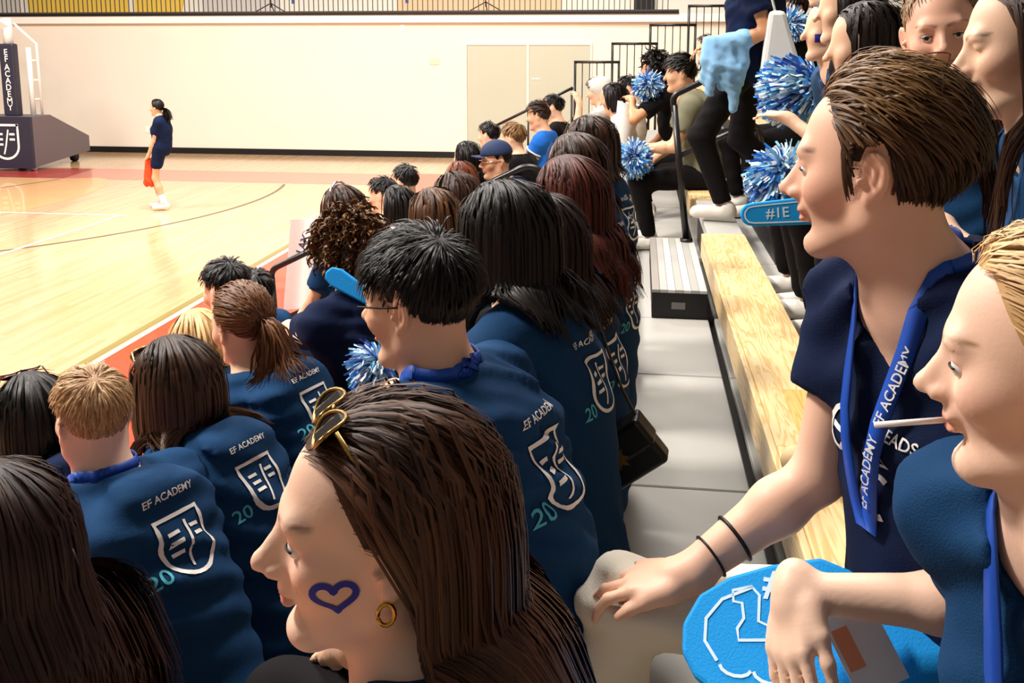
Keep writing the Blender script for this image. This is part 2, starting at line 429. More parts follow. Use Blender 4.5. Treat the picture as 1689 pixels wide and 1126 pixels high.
def refine2d(V, F, L):
    for _ in range(5):
        V = np.asarray(V); a, b, c = V[F[:, 0]], V[F[:, 1]], V[F[:, 2]]
        l = np.stack([np.linalg.norm(a-b, axis=1), np.linalg.norm(b-c, axis=1), np.linalg.norm(c-a, axis=1)], -1)
        bad = l.max(1) > L
        if not bad.any(): break
        # split every triangle at edge midpoints (4 to 1) for the bad ones; cracks are harmless for thin prints
        t = F[bad]; n = len(V); k = len(t)
        m0, m1, m2 = (V[t[:, 0]]+V[t[:, 1]])/2, (V[t[:, 1]]+V[t[:, 2]])/2, (V[t[:, 2]]+V[t[:, 0]])/2
        V = np.vstack([V, m0, m1, m2]); i0, i1, i2 = n+np.arange(k), n+k+np.arange(k), n+2*k+np.arange(k)
        F = np.vstack([F[~bad], np.stack([t[:, 0], i0, i2], -1), np.stack([i0, t[:, 1], i1], -1), np.stack([i2, i1, t[:, 2]], -1), np.stack([i0, i1, i2], -1)])
    return V, F
def flat_print(name, VF, origin, ux, uy, m, parent):
    V, F = VF; V = np.asarray(V); ux = np.asarray(ux, float); uy = np.asarray(uy, float)
    P = np.asarray(origin, float)+V[:, :1]*ux+V[:, 1:2]*uy
    return mesh_np(name, P, F, m, parent, smooth=False)
def wrap_print(name, VF, origin, ux, uy, target, m, off=0.0018, L=0.012, parent=None, maxd=0.5):
    """Lay a flat print onto a curved surface: cast each vertex along -(ux x uy). target is a mesh object (its own frame = frame used)."""
    V, F = refine2d(*VF, L)
    ux = np.asarray(ux, float); ux /= np.linalg.norm(ux); uy = np.asarray(uy, float); uy = uy-ux*np.dot(ux, uy); uy /= np.linalg.norm(uy)
    nrm = np.cross(ux, uy)
    P = np.asarray(origin, float)+V[:, :1]*ux+V[:, 1:2]*uy
    bv = target if isinstance(target, BVHTree) else bvh_of(target)
    Q = np.zeros_like(P); ok = np.zeros(len(P), bool); d = Vector(-nrm)
    for i, p in enumerate(P):
        h, nn, _, dist = bv.ray_cast(Vector(p+nrm*0.25), d, maxd)
        if h is not None:
            Q[i] = np.array(h)+np.array(nrm)*off*0.5+np.array(nn)*off; ok[i] = True
    F = F[ok[F].all(1)]
    if not len(F): return None
    used = np.unique(F); re = -np.ones(len(P), int); re[used] = np.arange(len(used))
    return mesh_np(name, Q[used], re[F], m, parent if parent is not None else target, smooth=True)
def bvh_of(o):
    me = o.data; V = np.empty(len(me.vertices)*3, np.float32); me.vertices.foreach_get('co', V); V = V.reshape(-1, 3)
    return BVHTree.FromPolygons([tuple(v) for v in V.tolist()], [tuple(p.vertices) for p in me.polygons])

# ------------------------------------------------------------------ basketball stand
st = empty('basketball_stand', (-12.27, 16.2, 0), 'navy padded basketball stand with white steel frame and shield on its base', 'basketball stand')
prism('base_cover', [(0, 0.08), (1.80, 0.20), (1.80, 0.52), (0.55, 1.05), (0.0, 1.05)], -0.84, 0.84, M_GREYPAD, st, axis='X', bevel=0.01)
box('base_front_pad', (-0.84, -0.06, 0.06), (0.84, 0.0, 1.05), M_NAVYPAD, st, bevel=0.01)
box('column_pad', (0.20, 0.08, 1.05), (0.50, 0.24, 2.42), M_NAVYPAD, st, bevel=0.03)
flat_print('lettering', text_mesh('E\nF', 0.16, 0.012, vertical=True), (0.35, 0.076, 2.20), (1, 0, 0), (0, 0, 1), M_PRINT, st)
flat_print('lettering', text_mesh('A\nC\nA\nD\nE\nM\nY', 0.16, 0.012, vertical=True), (0.35, 0.076, 1.60), (1, 0, 0), (0, 0, 1), M_PRINT, st)
flat_print('shield_emblem', shield2d(0.62), (0.30, -0.064, 0.58), (1, 0, 0), (0, 0, 1), M_PRINT, st)
tube('mast', [(0.34, 0.20, 2.42), (0.34, 0.20, 2.9)], 0.09, M_STEEL, st)
V, F, T3 = tube_np(rounded([(0.34, 0.20, 2.72), (0.05, -0.6, 3.2), (-0.2, -1.4, 3.6)], 0.2), 0.085, 4); mesh_np('boom', V, [F, T3], M_STEEL, st, smooth=False)
tube('rear_strut', [(0.36, 0.28, 2.85), (0.70, 0.5, 2.42), (0.70, 0.52, 1.05)], 0.028, M_STEEL, st, 6)
tube('rear_strut', [(0.58, 0.42, 2.35), (0.58, 0.42, 1.05)], 0.05, M_STEEL, st, 8)
for z in (1.35, 1.72, 2.1): tube('brace', [(0.58, 0.42, z), (0.70, 0.52, z)], 0.022, M_STEEL, st, 6)
for x in (-0.6, 0.6): tube('caster', [(x-0.05, 1.60, 0.09), (x+0.05, 1.60, 0.09)], 0.09, M_BLACK, st, 12)
for x in (-0.7, 0.7): tube('caster', [(x-0.05, 0.12, 0.05), (x+0.05, 0.12, 0.05)], 0.05, M_STEEL, st, 12)

# ------------------------------------------------------------------ bleachers
ROW_D, RISE = 0.61, 0.30
def row_x(k): o = ROW_D*(k-2)-(0.12 if k <= 0 else 0); return 0.335+o, 0.555+o   # front and rear edge of the bench board
def row_z(k): return 1.44+RISE*(k-2)
A0, A1, END = 4.85, 5.95, 15.4       # the aisle and the far end
ble = empty('bleachers', (0, 0, 0), 'telescopic gym bleachers with pine bench boards and grey decks', 'bleachers')
PW, PT = 0.22, 0.045
for k in range(-1, 7):
    x0, x1 = row_x(k); z = row_z(k); dz = z-0.42
    px0 = row_x(k-1)[1]-0.02            # the deck starts just behind the previous board
    # deck: panels with joints, cut by a black slot
    if k >= 0:
        slot = x0+0.055
        ys = [-1.2, 0.72, 1.78, 2.82, 3.85, A0-0.16, A1+0.05, 8.0, 10.0, 12.0, END] if k == 2 else [-1.2, 2.3, A0-0.16, A1+0.05, 9.2, 12.2, END]
        for a, b in zip(ys[:-1], ys[1:]):
            box('deck_panel', (px0, a+0.004, dz-0.03), (slot-0.016, b-0.004, dz), M_DECK, ble, bevel=0.004, seg=1)
            if k in (1, 2, 3): box('deck_panel', (slot+0.016, a+0.004, dz-0.03), (x1-0.02, b-0.004, dz), M_DECK, ble, bevel=0.004, seg=1)
        box('deck_underframe', (px0, -1.2, dz-0.09), (x1-0.02, END, dz-0.035), M_BLACK, ble)
        if k == 2:
            for a in np.arange(0.7, 4.6, 0.42):
                bm = bmesh.new(); bmesh.ops.create_cone(bm, cap_ends=True, segments=8, radius1=0.007, radius2=0.006, depth=0.004)
                bm_obj('screw', bm, M_SCREW, ble, loc=(slot+0.06, float(a), dz+0.002))
    else:
        box('deck_underframe', (x0-0.36, -1.2, 0.0), (x1-0.02, END, 0.12), M_BLACK, ble)
    if k == -1:
        box('deck_panel', (x0-0.36, -1.2, 0.12), (x1-0.02, END, 0.15), M_DECK, ble)
    # riser under the bench board
    box('riser', (x1-0.05, -1.2, dz), (x1-0.03, END, z-PT), M_BLACK, ble)
    # bench boards
    secs = [(-1.2, A0), (A1, END)]
    for a, b in secs:
        box('bench_nosing', (x0, a, z-0.12), (x0+0.018, b, z-0.002), M_PINE, ble, bevel=0.004, seg=2)
        if k in (1, 2, 3) and a < 0:
            # laminated strips, each its own piece
            rnd = random.Random(k*7+3); w = (PW-0.018)/3
            for s in range(3):
                y = a
                while y < b-0.02:
                    L = rnd.uniform(0.45, 0.95); e = min(b, y+L)
                    if b-e < 0.2: e = b
                    mm = M_PINE2 if rnd.random() < 0.2 else M_PINE
                    box('bench_lamella', (x0+0.018+s*w, y, z-PT), (x0+0.018+(s+1)*w, e, z+rnd.uniform(-.0004, .0004)), mm, ble, bevel=0.0012, seg=1)
                    y = e
        else:
            box('bench_board', (x0+0.018, a, z-PT), (x1, b, z), M_PINE, ble, bevel=0.004, seg=2)
    # aisle: a step block on the deck and a closed tread at bench height
    if k >= 0:
        sb = box('aisle_step', (x0-0.25, A0-0.16, dz), (x0+0.03, A1+0.05, dz+0.135), M_BLACK, ble)
        wd = 0.28/7
        for i in range(7):
            mm = M_DECKEDGE if i in (2, 4, 6) else (mat('grey_tread_dark', '8C867F', 0.6) if i == 0 else M_DECK)
            box('step_tread_strip', (x0-0.25+i*wd, A0-0.16, dz+0.135), (x0-0.25+(i+1)*wd-0.002, A1+0.05, dz+0.150+0.001*(i % 2)), mm, ble)
        box('aisle_tread', (x0+0.035, A0+0.005, z-PT-0.02), (x1, A1-0.005, z-0.005), M_YDECK if k >= 3 else M_DECK, ble, bevel=0.004, seg=1)
        box('aisle_riser', (x0+0.05, A0+0.005, dz+0.15), (x0+0.065, A1-0.005, z-PT-0.02), M_BLACK, ble)
        if k == 2:
            box('step_label', (x0-0.15, A0-0.163, dz+0.05), (x0-0.08, A0-0.16, dz+0.085), mat('grey_label', '6b6664', .6), ble)

# aisle handrails
def handrail(k, y, lab, hgt=0.93, mid=0.55):
    x0, x1 = row_x(k); z = row_z(k)-0.42+0.15
    r = empty('aisle_handrail', (x0-0.02, y, z), lab); r.parent = ble
    s = RISE/ROW_D
    L = 0.40
    tube('post', [(0, 0, 0), (-0.10, 0, hgt-0.06)], 0.021, M_BLKMET, r, 12)
    tube('top_rail', rounded([(-0.098, 0, hgt-0.10), (-0.11, 0, hgt), (-0.11+L, 0, hgt+L*s), (-0.01+L, 0.0, hgt+L*s-0.02), (0.03+L, 0.0, hgt+L*s-0.14)], 0.06), 0.020, M_BLKMET, r, 12)
    tube('mid_rail', rounded([(-0.06, 0, mid), (-0.06+L, 0, mid+L*s), (0.02+L, 0.0, mid+L*s), (0.05+L, 0.0, mid+L*s-0.14)], 0.05), 0.017, M_BLKMET, r, 12)
    tube('base_flange', [(0, 0, -0.0), (0, 0, 0.02)], 0.04, M_BLKMET, r, 14)
handrail(2, 5.9, 'black tube handrail rising in the aisle beside the walking woman')
handrail(0, 6.0, 'black tube handrail behind the man in the navy cap', hgt=0.86)
# rail at the foot of the aisle
r = empty('aisle_handrail', (-2.43, 5.75, 0), 'black tube handrail at the foot of the aisle by the white poster'); r.parent = ble
tube('post', [(0.06, 0, 0), (0.02, 0, 0.88)], 0.021, M_BLKMET, r, 12)
tube('top_rail', rounded([(0.022, 0, 0.80), (0.015, 0, 0.93), (0.62, 0, 1.23)], 0.08), 0.021, M_BLKMET, r, 12)
tube('mid_rail', [(0.04, 0, 0.57), (0.62, 0, 0.84)], 0.018, M_BLKMET, r, 12)
# guard rails stepping up along the far end
for i in range(6):
    x = -1.07+i*ROW_D; z = 0.98+i*RISE+0.02
    g = empty('guard_rail', (x, END+0.08, z), ['lowest', 'second lowest', 'third lowest', 'fourth lowest', 'fifth lowest', 'topmost'][i]+' black guard rail at the far end of the bleachers'); g.parent = ble
    for px in (0, 0.72): tube('post', [(px, 0, -0.9), (px, 0, 1.12)], 0.02, M_BLKMET, g, 4)
    tube('top_rail', [(-0.02, 0, 1.12), (0.74, 0, 1.12)], 0.022, M_BLKMET, g, 4)
    tube('bottom_rail', [(0, 0, 0.1), (0.72, 0, 0.1)], 0.015, M_BLKMET, g, 4)
    b1 = tube('baluster', [(0, 0, 0.1), (0, 0, 1.11)], 0.008, M_BLKMET, g, 4); b1.location = (0.12, 0, 0)
    for j in range(2, 6): share(b1, g, (0.12*j, 0, 0))
sr = empty('sloping_rail', (-2.6, END+0.05, 0), 'black sloping handrail at the far end of the bleachers before the door'); sr.parent = ble
tube('top_rail', [(0, 0, 0.95), (1.5, 0, 1.70)], 0.024, M_BLKMET, sr, 8)
for x in (0.02, 0.75, 1.48): tube('post', [(x, 0, 0), (x, 0, 0.95+x*0.5)], 0.018, M_BLKMET, sr, 8)
# ------------------------------------------------------------------ implicit-surface modelling (bodies, clothes)
A_ = np.asarray
def nrm(v): v = A_(v, float); return v/(np.linalg.norm(v)+1e-12)
class Vol:
    """Signed distance on a rectilinear grid, evaluated locally, meshed with surface nets."""
    def __init__(s, lo, hi, h, fine=()):
        """fine: list of ((lo),(hi),hf) boxes in which the grid lines are closer."""
        s.ax = []
        for a in range(3):
            x = lo[a]; out = [x]
            while x < hi[a]:
                st = h
                for fl_, fh_, hf in fine:
                    if fl_[a] <= x <= fh_[a]: st = min(st, hf)
                st = min(st, out[-1]-out[-2] if False else st)
                x += st; out.append(x)
            s.ax.append(np.array(out, np.float32))
        s.d = np.full([len(a) for a in s.ax], 1.0, np.float32); s.h = h
    def _blk(s, lo, hi):
        sl = []
        for a in range(3):
            i0 = max(0, np.searchsorted(s.ax[a], lo[a])-1); i1 = min(len(s.ax[a]), np.searchsorted(s.ax[a], hi[a])+1)
            if i1 <= i0: return None
            sl.append(slice(i0, i1))
        return tuple(sl)
    def op(s, fn, lo, hi, k=0.02, mode='add'):
        m = k+2.5*s.h
        sl = s._blk(A_(lo)-m, A_(hi)+m)
        if sl is None: return
        X = s.ax[0][sl[0]][:, None, None]; Y = s.ax[1][sl[1]][None, :, None]; Z = s.ax[2][sl[2]][None, None, :]
        b = fn(X, Y, Z).astype(np.float32); a = s.d[sl]
        if mode == 'sub':
            b = -b; hh = np.maximum(k-np.abs(a-b), 0)/max(k, 1e-6); s.d[sl] = np.maximum(a, b)+hh*hh*k/4
        else:
            hh = np.maximum(k-np.abs(a-b), 0)/max(k, 1e-6); s.d[sl] = np.minimum(a, b)-hh*hh*k/4
    def cone(s, p0, p1, r0, r1, k=0.02, mode='add', cut0=False, cut1=False, fold=None):
        p0 = A_(p0, float); p1 = A_(p1, float); ba = p1-p0; L2 = float(ba@ba)+1e-12; u = ba/math.sqrt(L2); L = math.sqrt(L2)
        def fn(X, Y, Z):
            px, py, pz = X-p0[0], Y-p0[1], Z-p0[2]
            t0 = (px*ba[0]+py*ba[1]+pz*ba[2])/L2; t = np.clip(t0, 0, 1)
            d = np.sqrt((px-t*ba[0])**2+(py-t*ba[1])**2+(pz-t*ba[2])**2)-(r0+(r1-r0)*t)
            if fold is not None: d = d+fold(X, Y, Z)
            if cut1: d = np.maximum(d, (t0-1)*L)
            if cut0: d = np.maximum(d, -t0*L)
            return d
        R = max(r0, r1)+0.005
        s.op(fn, np.minimum(p0, p1)-R, np.maximum(p0, p1)+R, k, mode)
    def ell(s, c, r, R=None, k=0.02, mode='add', fold=None):
        c = A_(c, float); r = A_(r, float); R = np.eye(3) if R is None else A_(R, float)
        def fn(X, Y, Z):
            x, y, z = X-c[0], Y-c[1], Z-c[2]
            q = [R[0, i]*x+R[1, i]*y+R[2, i]*z for i in range(3)]
            k0 = np.sqrt((q[0]/r[0])**2+(q[1]/r[1])**2+(q[2]/r[2])**2)
            k1 = np.sqrt((q[0]/r[0]**2)**2+(q[1]/r[1]**2)**2+(q[2]/r[2]**2)**2)
            d = np.where(k1 > 1e-6, k0*(k0-1)/(k1+1e-6), -min(r))
            if fold is not None: d = d+fold(X, Y, Z)
            return d
        e = np.sqrt(((R*r[None, :])**2).sum(1))+0.005
        s.op(fn, c-e, c+e, k, mode)
    def halfspace(s, p, n):
        """Cut away everything on the side n points to."""
        p = A_(p, float); n = nrm(n)
        d = (s.ax[0][:, None, None]-p[0])*n[0]+(s.ax[1][None, :, None]-p[1])*n[1]+(s.ax[2][None, None, :]-p[2])*n[2]
        s.d = np.maximum(s.d, d.astype(np.float32))
    def mesh(s):
        d = s.d; s.d0 = s.d.copy()
        for sl in ((0,), (-1,)):
            d[sl[0], :, :] = 1; d[:, sl[0], :] = 1; d[:, :, sl[0]] = 1
        ng = d < 0; n8 = ng.astype(np.int8)
        c = n8[:-1]+n8[1:]; c = c[:, :-1]+c[:, 1:]; c = c[:, :, :-1]+c[:, :, 1:]
        mk = (c > 0) & (c < 8)
        I = np.argwhere(mk); idx = np.full(mk.shape, -1, np.int32); idx[mk] = np.arange(len(I))
        acc = np.zeros((len(I), 3)); cnt = np.zeros(len(I))
        for ax in range(3):
            o = [a for a in range(3) if a != ax]
            for b0 in (0, 1):
                for b1 in (0, 1):
                    off = [0, 0, 0]; off[o[0]] = b0; off[o[1]] = b1
                    P0 = I+off; of1 = list(off); of1[ax] = 1; P1 = I+of1
                    a = d[P0[:, 0], P0[:, 1], P0[:, 2]]; b = d[P1[:, 0], P1[:, 1], P1[:, 2]]
                    cr = (a < 0) != (b < 0); t = np.where(cr, a/(np.where(cr, a-b, 1)), 0)
                    p = np.zeros((len(I), 3)); p[:, o[0]] = b0; p[:, o[1]] = b1; p[:, ax] = t
                    acc[cr] += p[cr]; cnt[cr] += 1
        acc /= cnt[:, None]
        V = np.empty_like(acc)
        for a in range(3):
            x0 = s.ax[a][I[:, a]]; V[:, a] = x0+(s.ax[a][I[:, a]+1]-x0)*acc[:, a]
        Fs = []
        for ax in range(3):
            o = [a for a in range(3) if a != ax]
            sa = [slice(None)]*3; sb = [slice(None)]*3; sa[ax] = slice(0, -1); sb[ax] = slice(1, None)
            for q in o: sa[q] = slice(1, -1); sb[q] = slice(1, -1)
            A, B = ng[tuple(sa)], ng[tuple(sb)]
            E = np.argwhere(A != B)
            flip = A[E[:, 0], E[:, 1], E[:, 2]]
            E = E.copy()
            for q in o: E[:, q] += 1
            def cell(d0, d1):
                C = E.copy(); C[:, o[0]] -= d0; C[:, o[1]] -= d1; return idx[C[:, 0], C[:, 1], C[:, 2]]
            Q = np.stack([cell(1, 1), cell(0, 1), cell(0, 0), cell(1, 0)], -1)
            if ax == 1: flip = ~flip
            Q[~flip] = Q[~flip][:, ::-1]
            Fs.append(Q)
        return V, np.vstack(Fs)
def sdf_at(vol, P):
    I = [np.clip(np.searchsorted(vol.ax[a], P[:, a])-1, 0, len(vol.ax[a])-2) for a in range(3)]
    out = np.zeros(len(P), bool)
    for a in range(3): out |= (P[:, a] < vol.ax[a][1]) | (P[:, a] > vol.ax[a][-2])
    d = vol.d0[I[0], I[1], I[2]].copy(); d[out] = 1.0
    return d
def coarsen(V, F, hidden, cell=0.045, colors=None):
    """Merge vertices that lie well inside the clothes; the surface stays one piece."""
    key = np.floor(V/cell).astype(np.int64); code = (key[:, 0]*73856093) ^ (key[:, 1]*19349663) ^ (key[:, 2]*83492791)
    code = np.where(hidden, code, -np.arange(len(V))-10**15)
    u, first, inv = np.unique(code, return_index=True, return_inverse=True)
    inv = inv.reshape(-1); cnt = np.bincount(inv); V2 = np.stack([np.bincount(inv, V[:, a])/cnt for a in range(3)], -1)
    Q = inv[F]; good = np.ones(len(Q), bool)
    same = [(Q[:, i] == Q[:, (i+1) % 4]) for i in range(4)]+[(Q[:, 0] == Q[:, 2]), (Q[:, 1] == Q[:, 3])]
    nd = sum(x.astype(int) for x in same)
    quads = Q[nd == 0]
    B = Q[nd == 1]; sm = np.stack(same, 1)[nd == 1]; tris = []
    for i in range(4):
        w = B[sm[:, i]]; tris.append(w[:, [j for j in range(4) if j != (i+1) % 4]])
    tris = np.vstack(tris) if tris else np.zeros((0, 3), int)
    if len(tris):
        k_ = np.sort(tris, 1); _, ui = np.unique(k_, axis=0, return_index=True); tris = tris[np.sort(ui)]
    return V2, [f for f in (quads, tris) if len(f)], (colors[first] if colors is not None else None)
def smooth_np(V, F, it=1, lam=0.5):
    for _ in range(it):
        acc = np.zeros_like(V); n = np.zeros(len(V))
        for a in range(4):
            np.add.at(acc, F[:, a], V[F[:, (a+1) % 4]]); np.add.at(n, F[:, a], 1)
            np.add.at(acc, F[:, a], V[F[:, (a-1) % 4]]); np.add.at(n, F[:, a], 1)
        V = V+lam*(acc/n[:, None]-V)
    return V

def frame(az, pitch=0, roll=0):
    """Columns: forward, left, up. az in degrees from +X (180 looks at the court), pitch > 0 looks down, roll > 0 tips to the right."""
    a, p, r = map(math.radians, (az, pitch, roll))
    Rz = A_([[math.cos(a), -math.sin(a), 0], [math.sin(a), math.cos(a), 0], [0, 0, 1]])
    Ry = A_([[math.cos(p), 0, math.sin(p)], [0, 1, 0], [-math.sin(p), 0, math.cos(p)]])
    Rx = A_([[1, 0, 0], [0, math.cos(r), -math.sin(r)], [0, math.sin(r), math.cos(r)]])
    return Rz @ Ry @ Rx
def ik(S0, T, l1, l2, pole):
    S0, T, pole = A_(S0, float), A_(T, float), A_(pole, float)
    d = T-S0; L = np.linalg.norm(d)
    if L > (l1+l2)*0.995: T = S0+d*((l1+l2)*0.995/L); d = T-S0; L = np.linalg.norm(d)
    u = d/L; a = (l1*l1-l2*l2+L*L)/(2*L); h = math.sqrt(max(l1*l1-a*a, 0))
    p = pole-u*(pole@u); p = nrm(p)
    return S0+u*a+p*h, T
FOLDS = {}
def fold_fn(seed, amp, freq=95.0, dirv=(0.25, 0.4, 1.0)):
    r = np.random.RandomState(seed); D = [nrm(A_(dirv)+r.normal(0, 0.35, 3)) for _ in range(3)]
    ph = r.uniform(0, 6, 6); fr = freq*r.uniform(0.6, 1.3, 3); w = r.normal(0, 6, (3, 3))
    def fn(X, Y, Z):
        s = 0
        for i in range(3):
            s = s+np.sin((D[i][0]*X+D[i][1]*Y+D[i][2]*Z)*fr[i]+1.6*np.sin(w[i, 0]*X+w[i, 1]*Y+w[i, 2]*Z+ph[i])+ph[i+3])
        m = 0.5+0.5*np.sin(9*X+7*Y+ph[0])*np.sin(8*Z-6*X+ph[1])
        return amp*np.tanh(1.3*s)*m
    return fn

# ------------------------------------------------------------------ head, hands
SC_C, SC_R = A_([-0.010, 0, 0.034]), A_([0.098, 0.077, 0.091])
def add_head(v, H, R, s=1.0, fem=False, k=1.0, detail=True):
    P = lambda x, y, z: H+R@(A_([x, y, z])*s)
    E = lambda c, r, kk, mode='add', RR=None: v.ell(P(*c), A_(r)*s, R if RR is None else R@RR, kk*s, mode)
    Cn = lambda a, b, r0, r1, kk, mode='add': v.cone(P(*a), P(*b), r0*s, r1*s, kk*s, mode)
    E(SC_C, SC_R, 0.03)
    jw = 0.92 if fem else 1.03
    E((0.020, 0, -0.033), (0.069, 0.058*jw, 0.088), 0.035)
    for y in (-1, 1):
        Cn((-0.006, y*0.052*jw, -0.060), (0.064, y*0.016*jw, -0.104), 0.019, 0.016, 0.022)
        Cn((-0.010, y*0.056*jw, -0.020), (-0.006, y*0.052*jw, -0.060), 0.020, 0.019, 0.02)
        E((0.056, y*0.043, -0.024), (0.024, 0.019, 0.021), 0.030)
    E((0.076, 0, -0.104), (0.016, 0.021, 0.015), 0.022)
    if not detail:
        Cn((0.086, 0, 0.008), (0.110, 0, -0.030), 0.009, 0.012, 0.014)
        for y in (-1, 1): E((-0.012, y*0.078, -0.006), (0.017, 0.009, 0.030), 0.008)
        return
    Cn((0.080, -0.034, 0.024), (0.080, 0.034, 0.024), 0.012, 0.012, 0.02)
    for y in (-1, 1):
        E((0.101, y*0.0355, 0.001), (0.019, 0.0165, 0.0115), 0.018, 'sub')
        E((0.0740, y*0.0325, 0.0090), (0.0135, 0.0150, 0.0092), 0.005)
    Cn((0.087, 0, 0.014), (0.112, 0, -0.024), 0.0080, 0.0100, 0.010)
    Cn((0.076, 0, 0.014), (0.088, 0, -0.026), 0.0125, 0.0175, 0.010)
    E((0.1155, 0, -0.0285), (0.0110, 0.0100, 0.0092), 0.009)
    for y in (-1, 1): E((0.101, y*0.0130, -0.0335), (0.0115, 0.0070, 0.0078), 0.006)
    for y in (-1, 1): E((0.106, y*0.006, -0.0408), (0.0050, 0.0035, 0.0035), 0.004, 'sub')
    E((0.086, 0, -0.050), (0.012, 0.022, 0.012), 0.012)
    E((0.0925, 0, -0.0565), (0.0085, 0.021, 0.0060), 0.006)
    E((0.0905, 0, -0.0690), (0.0090, 0.0185, 0.0068), 0.006)
    Cn((0.1015, -0.006, -0.0625), (0.1015, 0.006, -0.0625), 0.0022, 0.0022, 0.003, 'sub')
    for y in (-1, 1): Cn((0.1005, y*0.006, -0.0625), (0.088, y*0.023, -0.0632), 0.0024, 0.0018, 0.003, 'sub')
    E((0.097, 0, -0.082), (0.009, 0.018, 0.005), 0.012, 'sub')
    for y in (-1, 1):
        RR = frame(-y*24, 0, -y*6) @ frame(0, -8)
        E((-0.014, y*0.0800, -0.002), (0.0205, 0.0075, 0.0330), 0.004, RR=RR)
        E((-0.008, y*0.0775, -0.030), (0.0100, 0.0065, 0.0120), 0.005)
        E((-0.0105, y*0.0895, 0.001), (0.0138, 0.0092, 0.0245), 0.002, 'sub', RR)
        Cn((-0.016, y*0.0835, 0.012), (-0.012, y*0.0830, -0.010), 0.0035, 0.0030, 0.003)
        E((0.004, y*0.0810, -0.009), (0.0050, 0.0050, 0.0065), 0.003)

def add_hand(v, W, d, n, side, curl=(20, 25, 20), thumb=35, spread=6, s=1.0, thumb_curl=15, splay=0):
    """W wrist, d direction to the fingers, n back-of-hand normal, side: unit towards the thumb (sign only matters)."""
    d = nrm(d); n = nrm(A_(n)-d*np.dot(n, d)); t = np.cross(d, n); t = t if np.dot(t, side) > 0 else -t
    R = np.stack([d, t, n], 1)
    P = lambda a, b, c: W+R@(A_([a, b, c])*s)
    v.cone(P(-0.02, 0, 0), P(0.02, 0, 0), 0.026*s, 0.027*s, 0.02)
    v.ell(P(0.050, 0.001, 0.0), A_([0.050, 0.042, 0.0155])*s, R, 0.018)
    v.ell(P(0.028, 0.027, -0.006), A_([0.030, 0.016, 0.015])*s, R, 0.015)
    L = ((0.045, 0.026, 0.021), (0.050, 0.030, 0.023), (0.046, 0.028, 0.022), (0.036, 0.021, 0.019))
    for i, (yy, ll) in enumerate(zip((0.030, 0.010, -0.011, -0.030), L)):
        p = A_([0.086-0.006*abs(i-1.2), yy, 0.002]); sp = math.radians(spread*(1.2-i)+splay); ang = 0
        r = (0.0098, 0.0102, 0.0096, 0.0086)[i]
        v.cone(P(0.045, yy*0.8, 0.001), P(*p), 0.0115*s, (r+0.001)*s, 0.010)
        cu = curl[i] if isinstance(curl[0], (tuple, list)) else curl
        for j in range(3):
            ang += math.radians(cu[j]); q = p+ll[j]*A_([math.cos(ang)*math.cos(sp), math.cos(ang)*math.sin(sp), -math.sin(ang)])
            v.cone(P(*p), P(*q), (r-0.0008*j)*s, (r-0.0008*(j+1))*s, 0.0035); p = q
    p = A_([0.020, 0.030, -0.004]); a = math.radians(thumb); ang = math.radians(thumb_curl)*0.5
    for j, (l, r) in enumerate(((0.040, 0.0135), (0.032, 0.0108), (0.026, 0.0098))):
        q = p+l*A_([math.cos(a)*math.cos(ang), math.sin(a)*math.cos(ang), -math.sin(ang)])
        v.cone(P(*p), P(*q), r*s, (r-0.0015)*s, 0.006 if j else 0.014); p = q; a -= math.radians(14); ang += math.radians(thumb_curl)

# ------------------------------------------------------------------ hair
HL = np.array([(0, 43), (20, 42), (40, 40), (55, 26), (66, 8), (76, -16), (84, -14), (90, 6), (99, 2), (107, -20), (120, -40), (140, -50), (180, -54)], float)
def scalp_roots(n, rng, hl=HL, front=0.0):
    m = int(n*3.2); i = np.arange(m)+0.5
    z = 1-2*i/m; ph = (i*2.399963)%(2*math.pi); r = np.sqrt(1-z*z)
    U = np.stack([r*np.cos(ph), r*np.sin(ph), z], -1)+rng.normal(0, 0.02, (m, 3)); U /= np.linalg.norm(U, axis=1)[:, None]
    az = np.degrees(np.abs(np.arctan2(U[:, 1], U[:, 0]))); el = np.degrees(np.arcsin(U[:, 2]))
    lim = np.interp(az, hl[:, 0], hl[:, 1]+front*np.clip(1-hl[:, 0]/70, 0, 1))
    U = U[el > lim+rng.normal(0, 1.5, m)]
    if len(U) > n: U = U[rng.permutation(len(U))[:n]]
    return U
def ell_push(P, c, R, r, off=0.0):
    q = (P-c)@R; rr = r+off; k = np.linalg.norm(q/rr, axis=1)
    ins = k < 1
    if ins.any():
        kk = np.maximum(k[ins], 1e-3); q[ins] = q[ins]/kk[:, None]; P = P.copy(); P[ins] = c+q[ins]@R.T
    return P, ins
